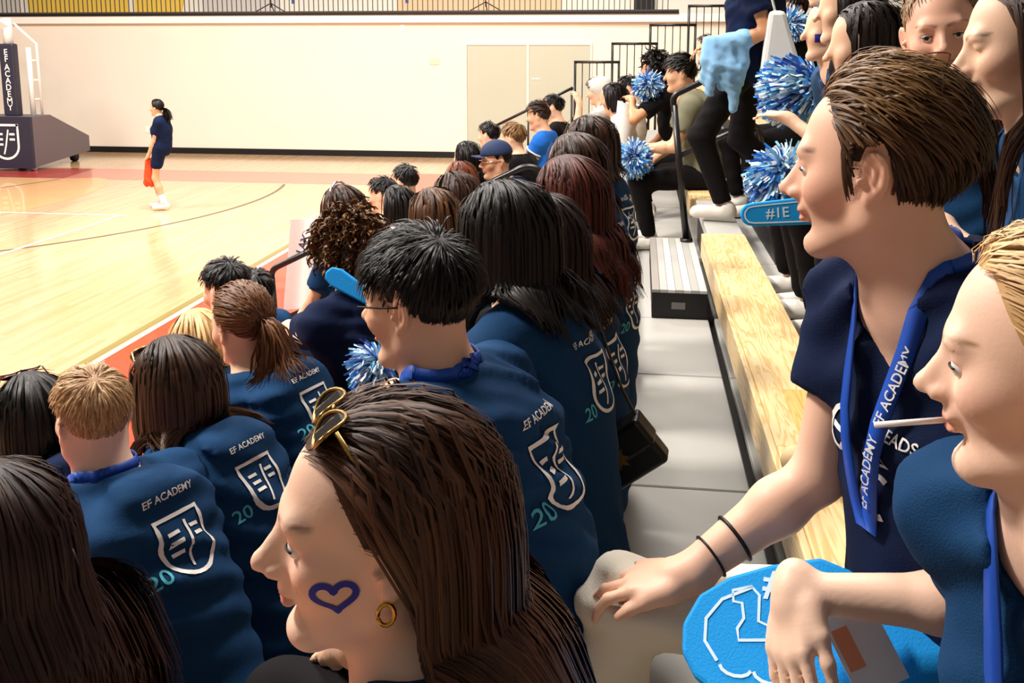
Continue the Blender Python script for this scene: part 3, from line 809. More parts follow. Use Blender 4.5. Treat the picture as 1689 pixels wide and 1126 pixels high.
def hair_mat(name):
    if name in MATS: return MATS[name]
    m = mat(name, '808080', 0.40, 0.28, attr=True); nt = m.node_tree; N = nt.nodes; L = nt.links; b = N['Principled BSDF']
    at = N.new('ShaderNodeAttribute'); at.attribute_name = 'hv'
    mp = N.new('ShaderNodeMapping'); mp.inputs['Scale'].default_value = (3.4, 1.3, 1.0); L.new(at.outputs['Vector'], mp.inputs[0])
    n = N.new('ShaderNodeTexNoise'); n.inputs['Scale'].default_value = 1.6; n.inputs['Detail'].default_value = 2.5; L.new(mp.outputs[0], n.inputs['Vector'])
    mr = N.new('ShaderNodeMapRange'); mr.inputs[1].default_value = 0.3; mr.inputs[2].default_value = 0.7; mr.inputs[3].default_value = 0.62; mr.inputs[4].default_value = 1.45; L.new(n.outputs['Fac'], mr.inputs[0])
    mx = N.new('ShaderNodeMix'); mx.data_type = 'RGBA'; mx.blend_type = 'MULTIPLY'; mx.inputs[0].default_value = 1
    src = b.inputs['Base Color'].links[0].from_socket; L.new(src, mx.inputs[6]); L.new(mr.outputs[0], mx.inputs[7]); L.new(mx.outputs[2], b.inputs['Base Color'])
    bp = N.new('ShaderNodeBump'); bp.inputs['Strength'].default_value = 0.35; bp.inputs['Distance'].default_value = 0.002; L.new(n.outputs['Fac'], bp.inputs['Height']); L.new(bp.outputs[0], b.inputs['Normal'])
    return m
def strands_mesh(paths, w, out, taper=0.35, twist=None):
    """paths (n,m,3), w (n,) half width, out (n,m,3) outward direction: soft roof-shaped ribbons lying on the hair surface."""
    n, m, _ = paths.shape
    T = np.gradient(paths, axis=1); T /= np.linalg.norm(T, axis=2)[:, :, None]+1e-9
    U = np.cross(T, out); U /= np.linalg.norm(U, axis=2)[:, :, None]+1e-9; N = np.cross(U, T)
    if twist is not None:
        c, s_ = np.cos(twist)[:, None, None], np.sin(twist)[:, None, None]; U, N = U*c+N*s_, N*c-U*s_
    if n < 1000:
        r2 = (w[:, None]*np.interp(np.linspace(0, 1, m), [0, .1, .7, 1], [0.7, 1, 1, taper])[None])[:, :, None]
        V = np.stack([paths-U*r2, paths+U*r2], 2).reshape(-1, 3)
        b = (np.arange(n)[:, None]*m+np.arange(m-1)[None])*2
        return V, np.stack([b, b+1, b+3, b+2], -1).reshape(-1, 4)
    rad = (w[:, None]*np.interp(np.linspace(0, 1, m), [0, .08, .2, .7, 1], [0.15, 0.6, 1, 1, taper])[None])[:, :, None]
    V = np.stack([paths-U*rad-N*rad*0.22, paths+N*rad*0.12, paths+U*rad-N*rad*0.22], 2).reshape(-1, 3)
    b = (np.arange(n)[:, None, None]*m+np.arange(m-1)[None, :, None])*3
    j = np.arange(2)[None, None]
    F = np.stack([b+j, b+j+1, b+3+j+1, b+3+j], -1).reshape(-1, 4)
    return V, F
def sdf_push(P, vol, gap):
    """Push points out of a solid given by a Vol (its grid must still hold distances)."""
    if vol is None: return P
    I = [np.clip(np.searchsorted(vol.ax[a], P[:, a])-1, 1, len(vol.ax[a])-3) for a in range(3)]
    T = [np.clip((P[:, a]-vol.ax[a][I[a]])/(vol.ax[a][I[a]+1]-vol.ax[a][I[a]]), 0, 1) for a in range(3)]
    d0 = vol.d0
    d = 0
    for i in (0, 1):
        for j in (0, 1):
            for k in (0, 1):
                d = d+d0[I[0]+i, I[1]+j, I[2]+k]*(T[0] if i else 1-T[0])*(T[1] if j else 1-T[1])*(T[2] if k else 1-T[2])
    near = d < gap
    if not near.any(): return P
    ix = [I[a][near] for a in range(3)]
    g = np.stack([d0[ix[0]+2, ix[1], ix[2]]-d0[ix[0]-1, ix[1], ix[2]], d0[ix[0], ix[1]+2, ix[2]]-d0[ix[0], ix[1]-1, ix[2]], d0[ix[0], ix[1], ix[2]+2]-d0[ix[0], ix[1], ix[2]-1]], -1)
    g = np.clip(g, -0.2, 0.2); g /= np.linalg.norm(g, axis=1)[:, None]+1e-9
    P = P.copy(); gp = gap[near] if np.ndim(gap) else gap
    P[near] += g*np.clip(gp-d[near], 0, 0.08)[:, None]
    return P
def hair(parent, org, H, R, s, style, n, seg, w, cols, mname, seed, cols_tip=None, colliders=(), length=0.45, vol=0.012, wave=0.0, wfreq=30.0,
         part=0.0, lift=0.0, front=0.0, tie=None, tail=0.28, hl=HL, name='hair', cap=True, tiplen=None, back=0.0, blunt=0.25, flowdir=None, svol=None, backp=0.22, topcol=None, nape_min=0.10, backx=0.115, top_len=0.07, side_len=0.03):
    rng = np.random.RandomState(seed); H = A_(H, float)
    U = scalp_roots(n, rng, hl, front); n = len(U)
    r = SC_R*s; c = SC_C*s
    N = (U/r); N /= np.linalg.norm(N, axis=1)[:, None]
    q0 = c+U*r+N*0.0045*s
    P = H+q0@R.T; el = np.degrees(np.arcsin(U[:, 2]))
    az = np.degrees(np.abs(np.arctan2(U[:, 1], U[:, 0])))
    lead = rng.uniform(1-blunt, 1.0, n)
    G = A_([0, 0, -1.0])
    paths = [P.copy()]
    cur_off = np.zeros(n)
    if style in ('long', 'bob'):
        sgn = np.where(U[:, 1]-part >= 0, 1.0, -1.0)
        fr = np.clip((U[:, 0]+0.35)/0.8, 0, 1)
        t = np.stack([-0.45-np.clip(U[:, 0], 0, 1)*(0.45+2.2*back), sgn*(0.10+0.75*fr*(1-0.55*back))*np.clip(np.abs(U[:, 1]-part)*6, 0.25, 1)+0.45*U[:, 1], -0.55*np.ones(n)], -1)+rng.normal(0, 0.05, (n, 3))
        t -= N*(t*N).sum(1)[:, None]; D = t/np.linalg.norm(t, axis=1)[:, None]
        D = D@R.T; total = length*lead
        drop = (P[:, 2]-P[:, 2].min())
        total = total+0.75*drop
        st = total/seg
        layer = vol*(0.3+0.9*rng.rand(n))
        for i in range(seg):
            f = (i+1)/seg
            q = (P-H)@R; kq = np.linalg.norm((q-c)/r, axis=1); on = kq < 1.28
            g = np.where(on, 0.22, 0.75)[:, None]
            D = D*(1-g)+G*g-R[:, 0][None]*np.where((P[:, 2] < H[2]-0.05*s) & (q[:, 0] > -backx*s), backp, 0)[:, None]; D /= np.linalg.norm(D, axis=1)[:, None]
            P = P+D*st[:, None]
            grow = layer*min(1, 3.0*f)+lift*np.clip(1-3*f, 0, 1)
            qq = (P-H)@R-c; rr = r[None]+grow[:, None]; k = np.linalg.norm(qq/rr, axis=1); ins = k < 1
            qq[ins] /= k[ins][:, None]; P = np.where(ins[:, None], H+(qq+c)@R.T, P)
            # keep the face clear: hair stays beside or behind the ears
            q = (P-H)@R; lim = (0.045-0.10*back)*s; bad = (q[:, 0] > lim) & (q[:, 2] < 0.045*s) & (az < 80)
            q[bad, 0] = np.maximum(lim, q[bad, 0]-0.016*s); P = H+q@R.T
            if svol is not None:
                gap = 0.005+layer*0.9
                P = sdf_push(P, svol, gap); P = sdf_push(P, svol, gap)
                D = D*0.5+0.5*(P-paths[-1])/(st[:, None]+1e-9); D /= np.linalg.norm(D, axis=1)[:, None]+1e-9
            if wave:
                ph = 40*U[:, 1]+31*U[:, 0]
                P = P+(wave*f*np.cos(wfreq*total*f+ph))[:, None]*(R[:, 1][None]*0.8)*0.5+(wave*f*np.sin(wfreq*total*f*0.9+ph*1.3))[:, None]*(R[:, 0][None])*0.3
            paths.append(P.copy())
        # stand the layers off from the body and back
        Pth = np.stack(paths, 1)
    elif style == 'short':
        wh = nrm(A_([-0.55, 0.10*(1 if part >= 0 else -1), 0.85]))
        t = U-wh; 
        if flowdir is not None: t = t*0.35+A_(flowdir)[None]*np.clip(U[:, 2:3]+0.55, 0, 1)+A_([0, 0, -0.7])*np.clip(0.6-U[:, 2:3], 0, 1)
        t -= N*(t*N).sum(1)[:, None]; D = (t/(np.linalg.norm(t, axis=1)[:, None]+1e-6))
        D += rng.normal(0, 0.16, D.shape)+0.5*rng.normal(0, 1, D.shape)*np.clip(1-np.linalg.norm(U-wh, axis=1)/0.35, 0, 1)[:, None] 
        topw = np.clip((U[:, 2]+0.05)/0.6, 0, 1)*np.clip(1.25-np.clip(-U[:, 0]-0.35, 0, 1)*0.6, 0, 1)
        nape = np.clip((el-np.interp(az, hl[:, 0], hl[:, 1]))/42.0, nape_min, 1)
        total = (side_len+(top_len-side_len)*topw)*rng.uniform(0.75, 1.1, n)*s*np.where(topw < 0.5, nape, 1)
        over = (az > 76) & (az < 102)
        total = np.where(over, np.minimum(total, np.radians(np.clip(el-9, 1, 90))*0.088*s+0.002), total)
        st = total/seg; Nw = N@R.T; D = D@R.T
        lf = (0.10+lift*topw)
        clump = np.sin(37*U[:, 1]+5*np.sin(9*U[:, 0]))*np.sin(33*U[:, 0]+4*U[:, 2])
        D = D+Nw*(lf*(1.0+0.5*clump))[:, None]; D /= np.linalg.norm(D, axis=1)[:, None]
        hgt = vol*(0.25+0.85*rng.rand(n))*(0.45+0.75*topw)*np.where(topw < 0.6, 0.05+0.95*nape, 1)
        for i in range(seg):
            f = (i+1)/seg
            P = P+D*st[:, None]
            q = (P-H)@R-c; N2 = q/(r*r); N2 /= np.linalg.norm(N2, axis=1)[:, None]; N2 = N2@R.T
            D = D-0.42*N2*np.clip((D*N2).sum(1), 0, 1)[:, None]+0.05*G; D /= np.linalg.norm(D, axis=1)[:, None]
            rr = r[None]+(hgt*min(1, 1.5*f))[:, None]; k = np.linalg.norm(q/rr, axis=1); ins = k < 1
            q[ins] /= k[ins][:, None]; P = np.where(ins[:, None], H+(q+c)@R.T, P)
            if wave: P = P+(wave*f*np.cos(wfreq*f+20*U[:, 0]+13*U[:, 1]))[:, None]*R[:, 1][None]
            qo = (P-H)@R-c; ko = np.linalg.norm(qo/(r+vol*1.9), axis=1); far_ = (ko > 1) & (qo[:, 2] > 0.0)
            qo[far_] /= ko[far_][:, None]; P = np.where(far_[:, None], H+(qo+c)@R.T, P)
            e = ((P-H)@R)/s; bad = (np.abs(e[:, 1]) > 0.055) & (e[:, 0] > -0.032) & (e[:, 0] < 0.012) & (e[:, 2] < 0.036) & (az < 108)
            P = np.where(bad[:, None], paths[-1]+(P-paths[-1])*0.05, P)
            paths.append(P.copy())
        Pth = np.stack(paths, 1)
    elif style == 'pony':
        tie = A_(tie if tie is not None else (-0.115, 0, 0.0))*s
        T = H+R@tie; k1 = max(4, int(seg*0.45)); k2 = seg-k1
        for i in range(k1):
            f = (i+1)/k1
            Q = P*(1-1/(k1-i))+T/(k1-i)
            q = (Q-H)@R-c; rr = r[None]+(vol*(0.4+0.8*np.sin(math.pi*min(f, 0.9)))*rng.uniform(.7, 1.1, n))[:, None]; kk = np.linalg.norm(q/rr, axis=1); ins = kk < 1
            q[ins] /= kk[ins][:, None]; Q = np.where(ins[:, None], H+(q+c)@R.T, Q)
            Q = Q+rng.normal(0, 0.0012, Q.shape)*(1 if i < k1-1 else 3)
            P = Q; paths.append(P.copy())
        if k2 > 0:
            off = rng.normal(0, 1, (n, 3)); D = np.tile((R@nrm((-0.8, 0, 0.05)))[None], (n, 1))+off*0.22
            tot = tail*rng.uniform(0.55, 1.05, n); st = tot/k2
            for i in range(k2):
                f = (i+1)/k2
                D = D*0.62+G*0.5+off*0.03; D /= np.linalg.norm(D, axis=1)[:, None]
                P = P+D*st[:, None]
                P = sdf_push(P, svol, 0.008)
                if wave:
                    ph = off[:, 0]*2.2
                    P = P+(wave*np.cos(wfreq*tot*f+ph))[:, None]*R[:, 1][None]+(wave*0.6*np.sin(wfreq*tot*f+ph*1.5))[:, None]*R[:, 0][None]
                paths.append(P.copy())
        Pth = np.stack(paths, 1)
    elif style == 'curly':
        D = (N*0.8)@R.T+rng.normal(0, 0.3, (n, 3)); D /= np.linalg.norm(D, axis=1)[:, None]
        total = length*lead*np.where(az < 60, 0.55, 1.0); st = total/seg
        a1 = np.cross(D, A_([0.2, 0.5, 0.7])); a1 /= np.linalg.norm(a1, axis=1)[:, None]; base = P.copy(); ph = rng.uniform(0, 6.3, n)
        for i in range(seg):
            f = (i+1)/seg
            D = D*0.86+G*0.15; D /= np.linalg.norm(D, axis=1)[:, None]
            base = base+D*st[:, None]*0.8
            q = (base-H)@R-c; rr = r[None]+0.012; kk = np.linalg.norm(q/rr, axis=1); ins = kk < 1
            q[ins] /= kk[ins][:, None]; base = np.where(ins[:, None], H+(q+c)@R.T, base)
            base = sdf_push(base, svol, 0.012)
            a2 = np.cross(D, a1); A = ph+i*1.15; rad = wave*min(1, f*2.5)
            paths.append(base+rad*(np.cos(A)[:, None]*a1+np.sin(A)[:, None]*a2))
        Pth = np.stack(paths, 1)
    ww = w*rng.uniform(0.6, 1.25, n)
    m = Pth.shape[1]
    axis = np.broadcast_to(H+R@c, Pth.shape).copy(); axis[:, :, 2] = np.minimum(axis[:, :, 2], Pth[:, :, 2]+0.03)
    if style == 'curly': out = rng.normal(0, 1, (n, 1, 3))*np.ones((1, m, 1))
    else: out = Pth-axis
    out = out/(np.linalg.norm(out, axis=2)[:, :, None]+1e-9)
    V, F = strands_mesh(Pth, ww, out, twist=rng.normal(0, 0.14 if style != 'short' else 0.22, n))
    cA, cB = A_(lin(cols[0])), A_(lin(cols[1])); mixf = np.clip(0.42+0.10*rng.normal(0, 1, n)+0.16*np.sin(26*U[:, 1]+11*U[:, 0])+0.12*np.sin(61*U[:, 1]-33*U[:, 2]), 0, 1)[:, None]
    Cc = (cA*(1-mixf)+cB*mixf)[:, None, :]*np.ones((1, m, 1))
    if topcol is not None:  # lighter crown and front: natural tone plus overhead light put into the colour
        g = np.clip((U[:, 2]-0.25)/0.6, 0, 1)*np.clip((U[:, 0]+0.65)/0.9, 0, 1); g = (g*(0.75+0.25*rng.rand(n)))[:, None, None]; Cc = Cc*(1-g)+A_(lin(topcol))*g*(0.75+0.5*mixf[:, None, :])
    if cols_tip is not None:
        g = np.linspace(0, 1, m)[None, :, None]**1.6; Cc = Cc*(1-g)+A_(lin(cols_tip))*g
    Cc = np.repeat(Cc.reshape(-1, 3), len(V)//(n*m), axis=0)
    Fs = [F]
    if cap:
        # the mat of hair close to the scalp
        na, ne = 48, 26
        aa = np.linspace(-180, 180, na, endpoint=False); E0 = np.interp(np.abs(aa), hl[:, 0], hl[:, 1]+front*np.clip(1-hl[:, 0]/70, 0, 1))+2
        tt = np.linspace(0, 1, ne); EL = np.radians(E0[:, None]+(89.9-E0[:, None])*tt[None]); AZ = np.radians(aa)[:, None]*np.ones((1, ne))
        u = np.stack([np.cos(EL)*np.cos(AZ), np.cos(EL)*np.sin(AZ), np.sin(EL)], -1).reshape(-1, 3)
        thick = (0.001+0.0035*np.minimum(1, tt*5))[None, :]*np.ones((na, 1))
        Vc = H+((c+u*(r[None]+thick.reshape(-1, 1)*s)))@R.T
        i = np.arange(na)[:, None]; j = np.arange(ne-1)[None]
        Fc = np.stack([i*ne+j, ((i+1) % na)*ne+j, ((i+1) % na)*ne+j+1, i*ne+j+1], -1).reshape(-1, 4)+len(V)
        V = np.vstack([V, Vc]); Fs.append(Fc); Cc = np.vstack([Cc, np.tile(cA*0.8+cB*0.2, (len(Vc), 1))])
    ns = n*m; per = (len(V)-(len(Vc) if cap else 0))//ns
    hv = np.zeros((len(V), 3), np.float32)
    acr = np.tile(np.linspace(0, 1, per), ns); sid = np.repeat(rng.uniform(0, 60, n), m*per); alo = np.tile(np.repeat(np.linspace(0, 1, m), per), n)
    hv[:ns*per, 0] = acr*np.clip(ww.mean()/0.0016, 0.6, 3.0)+sid; hv[:ns*per, 1] = alo+sid*0.37
    if cap: hv[ns*per:, 0] = rng.uniform(0, 60, len(Vc))
    o = mesh_np(name, V-org, Fs, hair_mat(mname), parent, colors=Cc)
    a_ = o.data.attributes.new('hv', 'FLOAT_VECTOR', 'POINT'); a_.data.foreach_set('vector', hv.ravel())
    o['kind'] = 'stuff'
    return o
# ------------------------------------------------------------------ people
def skin_mat(): return mat('skin', 'E0B090', 0.48, 0.35, attr=True, bump=0.03, bscale=220)
def cloth_mat(name, c, rough=0.85, var=0.06): return mat('cloth_'+name, c, rough, 0.15, var=var, vscale=3.0, bump=0.22, bscale=420)
C_NAVY = cloth_mat('navy_tee', '12395F')
C_NAVYD = cloth_mat('dark_navy', '0E1B3A')
C_BLACK = cloth_mat('black', '0F0C0E')
C_WHITE = cloth_mat('white', 'E9E2D6')
C_CREAM = cloth_mat('cream_trousers', 'EDE4D3')
C_ROYAL = mat('royal_ribbon', '1447A8', 0.5, 0.4)
C_OLIVE = cloth_mat('olive', '75725C')
C_GREY = cloth_mat('grey_white', 'CFC6BB')
C_BRIGHT = cloth_mat('bright_blue', '1F66C4')
C_DENIM = cloth_mat('denim', '2B4768')
C_SHOE = mat('white_shoe', 'E4DED4', 0.6, 0.3)
C_SOCK = cloth_mat('sock', 'F1EEEA')
SKIN = dict(fair='F0C6AC', light='EABA9A', warm='DFAA86', tan='C98E66', brown='A8714C')
RES = dict(near=(0.013, 0.0038), good=(0.015, 0.0068), mid=(0.018, 0.0090), far=(0.022, 0.0140))
PEOPLE = {}

class Sk: pass
def add_torso(v, k, e=0.0, fold=None):
    b = k.b; R = np.stack([k.f, k.l, k.t], 1)
    R0 = np.stack([k.f, k.l, A_([0, 0, 1.])], 1)
    v.ell(k.P, A_([0.112*b+e, 0.165*b+e, 0.115+e]), R0, 0.05, fold=fold)
    v.ell(k.sp(0.38), A_([0.102*b+e*1.2, 0.140*b+e*1.2, 0.19+e]), R, 0.09, fold=fold)
    v.ell(k.sp(0.72)+k.f*0.004, A_([0.108*b+e, 0.163*b+e, 0.185+e]), R, 0.08, fold=fold)
    for sgn in (1, -1):
        sh = k.shL if sgn > 0 else k.shR
        v.cone(k.S+k.l*sgn*0.03+k.t*0.005, sh, 0.062*b+e, 0.056*b+e, 0.06, fold=fold)
        v.ell(k.sp(0.76)-k.f*0.040*b+k.l*sgn*0.078*b, A_([0.050+e, 0.070+e, 0.11+e]), R, 0.05, fold=fold)   # shoulder blades
    if k.fem and e >= 0:
        for sgn in (1, -1): v.ell(k.sp(0.64)+k.f*0.085*b+k.l*sgn*0.070, A_([0.055+e, 0.062+e, 0.065+e]), R, 0.05, fold=fold)

def make_sk(H, head, seat, taz, b, fem, hs, zdeck, lean_out=0.0, legs=None, shw=1.0, soff=(0, 0, 0)):
    k = Sk(); k.H = A_(H, float); k.Rh = frame(*head); k.hs = hs; k.b = b; k.fem = fem
    k.seat = A_(seat, float); a = math.radians(taz)
    k.f = A_([math.cos(a), math.sin(a), 0.]); k.l = A_([-math.sin(a), math.cos(a), 0.])
    k.P = k.seat+A_([0, 0, 0.105])
    k.N1 = k.H+k.Rh@(A_([-0.018, 0, -0.068])*hs)
    k.N0 = k.N1+A_([0, 0, -0.072])-k.f*0.030+A_(soff)*0.6
    k.S = k.N0+A_([0, 0, -0.042])-k.f*0.006+A_(soff)*0.4
    d = k.S-k.P; k.t = nrm(d)
    bulge = 0.03+0.10*min(max(0, d@k.f), 0.25)
    k.sp = lambda u: k.P+d*u-k.f*bulge*4*u*(1-u)*0.6
    k.f0 = k.f
    w = (0.160 if fem else 0.178)*b*shw
    k.shL = k.S+k.l*w-A_([0, 0, 0.030]); k.shR = k.S-k.l*w-A_([0, 0, 0.030])
    k.hip = [k.P+k.l*0.088*b+k.f*0.02-A_([0, 0, 0.015]), k.P-k.l*0.088*b+k.f*0.02-A_([0, 0, 0.015])]
    k.knee, k.ank = [], []
    for i, sg in enumerate((1, -1)):
        if legs and legs[i] is not None: at, pole = A_(legs[i][0], float), A_(legs[i][1], float)
        else:
            at = k.seat+k.f*0.37+k.l*sg*0.13; at[2] = zdeck+0.075; pole = k.f+A_([0, 0, 1.2])+k.l*sg*0.15
        kn, an = ik(k.hip[i], at, 0.43*b**0.3, 0.41, pole); k.knee.append(kn); k.ank.append(an)
    return k

def person(label, H, head, row=None, seat=None, taz=None, b=1.0, fem=False, hs=1.0, res='mid', skin='light', shirt=C_NAVY, sleeve=0.62, trousers=C_BLACK,
           shoes=C_SHOE, armL=None, armR=None, hairf=None, prints=True, detail=None, group=None, zdeck=None, legs=None, seed=1, lips=None, brows=None, stubble=0.0,
           fold=0.006, bare_legs=False, stand=False, neck_cut=0.074, shirt_e=0.014, key=None, collar=None, pr_scale=1.0, pr_up=0.74, pr_side=0.0, shw=1.0, long_sleeve=False, hand_s=1.0, seat_dx=0.0, hands=True, shoes_on=True, eye=None, vneck=0.0, soff=(0, 0, 0)):
    taz = head[0] if taz is None else taz
    hc, hf = RES[res]; detail = (res in ('near', 'good')) if detail is None else detail
    H = A_(H, float)
    if seat is None:
        x0, x1 = row_x(row); px = (x0+x1)/2+seat_dx; z = row_z(row)
        fx, fy = math.cos(math.radians(taz)), math.sin(math.radians(taz))
        tt = np.clip((px-H[0])/(-fx), -0.1, 0.5)
        seat = (px, H[1]-fy*tt, z)
    zdeck = seat[2]-0.42 if zdeck is None else zdeck
    k = make_sk(H, head, seat, taz, b, fem, hs, zdeck, legs=legs, shw=shw, soff=soff)
    org = A_(seat, float); org = A_([org[0], org[1], org[2]])
    root = empty('person', tuple(org), label, 'person', group)
    k.root = root; k.org = org
    # arms
    def arm(side, spec):
        sh = k.shL if side > 0 else k.shR; kn = k.knee[0 if side > 0 else 1]
        if spec is None: spec = {}
        w = A_(spec.get('w', kn*0.75+k.hip[0 if side > 0 else 1]*0.25+A_([0, 0, 0.105])-k.l*side*0.03), float)
        pole = A_(spec.get('pole', -k.f*0.6+k.l*side*0.8-A_([0, 0, 0.4])), float)
        el, w2 = ik(sh, w, 0.285*b**0.3, 0.255*b**0.3, pole)
        return sh, el, w2, spec
    arms = [arm(1, armL), arm(-1, armR)]; k.arms = arms
    # ---- body (one continuous mesh)
    pts = [k.H+A_([0, 0, .15]), k.H+A_([.15, .15, 0]), k.H-A_([.15, .15, 0]), k.P-A_([.19, .19, .11]), k.P+A_([.19, .19, 0])]+k.knee+k.ank
    for (sh, el, w, sp) in arms: pts += [sh+0.08, sh-0.08, el+0.06, el-0.06, w+0.21 if hands else w+.05, w-0.21 if hands else w-.05]
    pts = np.array(pts)
    lo, hi = pts.min(0)-0.06, pts.max(0)+0.06
    fine = [(k.H-A_([.125, .125, .135])*hs, k.H+A_([.125, .125, .135])*hs, hf)]
    handfine = {'near': 0.0042, 'good': 0.006, 'mid': 0.009, 'far': 0.014}[res]
    for (sh, el, w, sp) in arms:
        if sp.get('fine') or (res == 'near' and sp.get('show')): fine.append((w-0.17, w+0.17, sp.get('fine') or handfine))
    v = Vol(lo, hi, hc, fine)
    add_head(v, k.H, k.Rh, hs, fem, detail=detail)
    nr = 0.047 if fem else 0.055
    v.cone(k.N0-A_([0, 0, .03]), k.N1+k.Rh@A_([-0.004, 0, 0.01]), (nr+0.012)*b**.5, nr*b**.5, 0.035)
    v.cone(k.N1+k.Rh@A_([0.022, 0, -0.012]), k.N0+k.f*0.025, 0.034, 0.042, 0.03)
    add_torso(v, k, -0.012)
    for i, (sh, el, w, sp) in enumerate(arms):
        sd = 1 if i == 0 else -1; q = b**0.7*(0.90 if fem else 1.0)
        m_ = (sh+el)/2
        v.cone(sh, el, 0.049*q, 0.037*q, 0.03)
        mid = el+(w-el)*0.3
        v.cone(el, mid, 0.037*q, 0.040*q, 0.02); v.cone(mid, w, 0.040*q, 0.0265*q, 0.02)
        if hands:
            d = sp.get('d', nrm(w-el)*0.7+nrm(k.f)*0.3-A_([0, 0, .2])); n_ = sp.get('n', A_([0, 0, 1.])+k.f*0.2)
            add_hand(v, w, d, n_, sp.get('side', -k.l*sd), sp.get('curl', (22, 28, 18)), sp.get('thumb', 32), sp.get('spread', 4), hand_s*(0.92 if fem else 1.0), sp.get('tc', 12))
    for i in (0, 1):
        q = b*(1.0 if bare_legs or trousers is None else 0.70)
        v.cone(k.hip[i], k.knee[i], 0.070*q, 0.052*q, 0.04)
        v.cone(k.knee[i], k.knee[i]*0.65+k.ank[i]*0.35, 0.052*q, 0.052*q, 0.03); v.cone(k.knee[i]*0.65+k.ank[i]*0.35, k.ank[i], 0.052*q, 0.034*q, 0.03)
    if not stand: v.d = np.maximum(v.d, 0) if False else v.d
    V, F = v.mesh(); k.bvol = v
    if res != 'far': V = smooth_np(V, F, 1, 0.18 if res == 'near' else 0.3)
    # skin tone with lips, brows, blush
    q = ((V-k.H)@k.Rh)/hs; base = A_(lin(SKIN.get(skin, skin))); Cc = np.tile(base, (len(V), 1))
    if detail:
        def blob(c, r, soft=0.25): 
            d = np.sqrt((((q-A_(c))/A_(r))**2).sum(1)); return np.clip((1+soft-d)/(2*soft), 0, 1)[:, None]
        for y in (-1, 1):
            f_ = blob((0.062, y*0.05, -0.03), (0.035, 0.03, 0.03), 0.8)*0.35; Cc = Cc*(1-f_)+base*A_([1.0, 0.66, 0.62])*f_
            f_ = blob((-0.012, y*0.082, -0.004), (0.03, 0.02, 0.04), 0.6)*0.25; Cc = Cc*(1-f_)+base*A_([1.0, 0.68, 0.62])*f_
        f_ = blob((0.112, 0, -0.03), (0.016, 0.016, 0.014), 0.7)*0.3; Cc = Cc*(1-f_)+base*A_([1.0, 0.66, 0.6])*f_
        if stubble:
            f_ = np.clip((-0.040-q[:, 2])/0.03, 0, 1)*np.clip((q[:, 0]-0.0)/0.04, 0, 1)*np.clip((q[:, 2]+0.13)/0.02, 0, 1); f_ = (f_*stubble)[:, None]
            Cc = Cc*(1-f_)+base*A_([0.42, 0.36, 0.34])*f_
        lc = A_(lin(lips)) if lips else base*A_([0.85, 0.48, 0.46])
        for c, r in (((0.097, 0, -0.0575), (0.012, 0.0225, 0.0052)), ((0.095, 0, -0.0690), (0.012, 0.0205, 0.0066))):
            f_ = blob(c, r, 0.3); Cc = Cc*(1-f_)+lc*f_
        f_ = blob((0.098, 0, -0.0628), (0.014, 0.021, 0.0016), 0.5)*0.7; Cc = Cc*(1-f_)+lc*0.35*f_
        bc = A_(lin(brows or '3a2618'))
        for y in (-1, 1):
            for t in np.linspace(0, 1, 6):
                f_ = blob((0.089-0.020*t, y*(0.014+0.036*t), 0.0245+0.006*math.sin(t*2.4)), (0.012, 0.006, 0.0036-0.0014*t), 0.45)*0.8; Cc = Cc*(1-f_)+bc*f_
    bodyV, bodyF, bodyC = V, F, Cc
    # eyes
    if detail and eye is not False:
        for y in (-1, 1):
            bm = bmesh.new(); bmesh.ops.create_uvsphere(bm, u_segments=20, v_segments=14, radius=0.0122*hs)
            c = k.H+k.Rh@(A_([0.0757, y*0.0325, 0.0018])*hs); rot = Matrix(k.Rh.tolist()).to_4x4()
            gz = Matrix(frame(*(eye or (0, 6, 0))).tolist()).to_4x4()
            bmesh.ops.transform(bm, matrix=rot @ gz @ Matrix.Rotation(math.radians(90), 4, 'Y'), verts=bm.verts)
            gd = Vector((k.Rh@(frame(*(eye or (0, 6, 0)))[:, 0])).tolist())
            for f_ in bm.faces:
                cs = f_.calc_center_median().normalized().dot(gd); f_.material_index = 2 if cs > 0.965 else (1 if cs > 0.86 else 0); f_.smooth = True
            bm_obj('eye', bm, [mat('eye_white', 'E8DFD8', 0.2, 0.5), mat('iris_brown', '4A3020', 0.2, 0.5), mat('pupil', '080606', 0.1, 0.6)], root, smooth=True, loc=tuple(c-org))
            # lashes: a thin dark rim along the upper lid
            pa = [k.H+k.Rh@(A_([0.0755+0.0133*math.cos(a)*1.0, y*0.0325+0.0146*math.sin(a), 0.0042-0.003*abs(math.sin(a))])*hs) for a in np.linspace(-0.9, 0.9, 9)]
            tube('eyelash', np.array(pa)-org, 0.0012*hs, mat('lash', '120C0A', 0.6), root, 5)
    # ---- shirt
    if shirt is not None:
        lo2 = np.minimum.reduce([k.P-0.30, k.shL-0.16, k.shR-0.16]+[a[1]-0.08 for a in arms]); hi2 = np.maximum.reduce([k.P+0.30, k.shL+0.16, k.shR+0.16, k.N0+0.08]+[a[1]+0.08 for a in arms])
        if long_sleeve: lo2 = np.minimum.reduce([lo2]+[a[2]-0.08 for a in arms]); hi2 = np.maximum.reduce([hi2]+[a[2]+0.08 for a in arms])
        sv = Vol(lo2, hi2, {'near': 0.0110, 'good': 0.0125, 'mid': 0.018, 'far': 0.023}[res])
        ff = fold_fn(seed, fold); add_torso(sv, k, shirt_e, ff)
        # the cloth hangs from the shoulder blades to the hips
        sv.cone(k.sp(0.62)-k.f*0.01, k.P+A_([0, 0, 0.02])-k.f*0.01, 0.105*b+shirt_e, 0.125*b+shirt_e, 0.08, fold=ff)
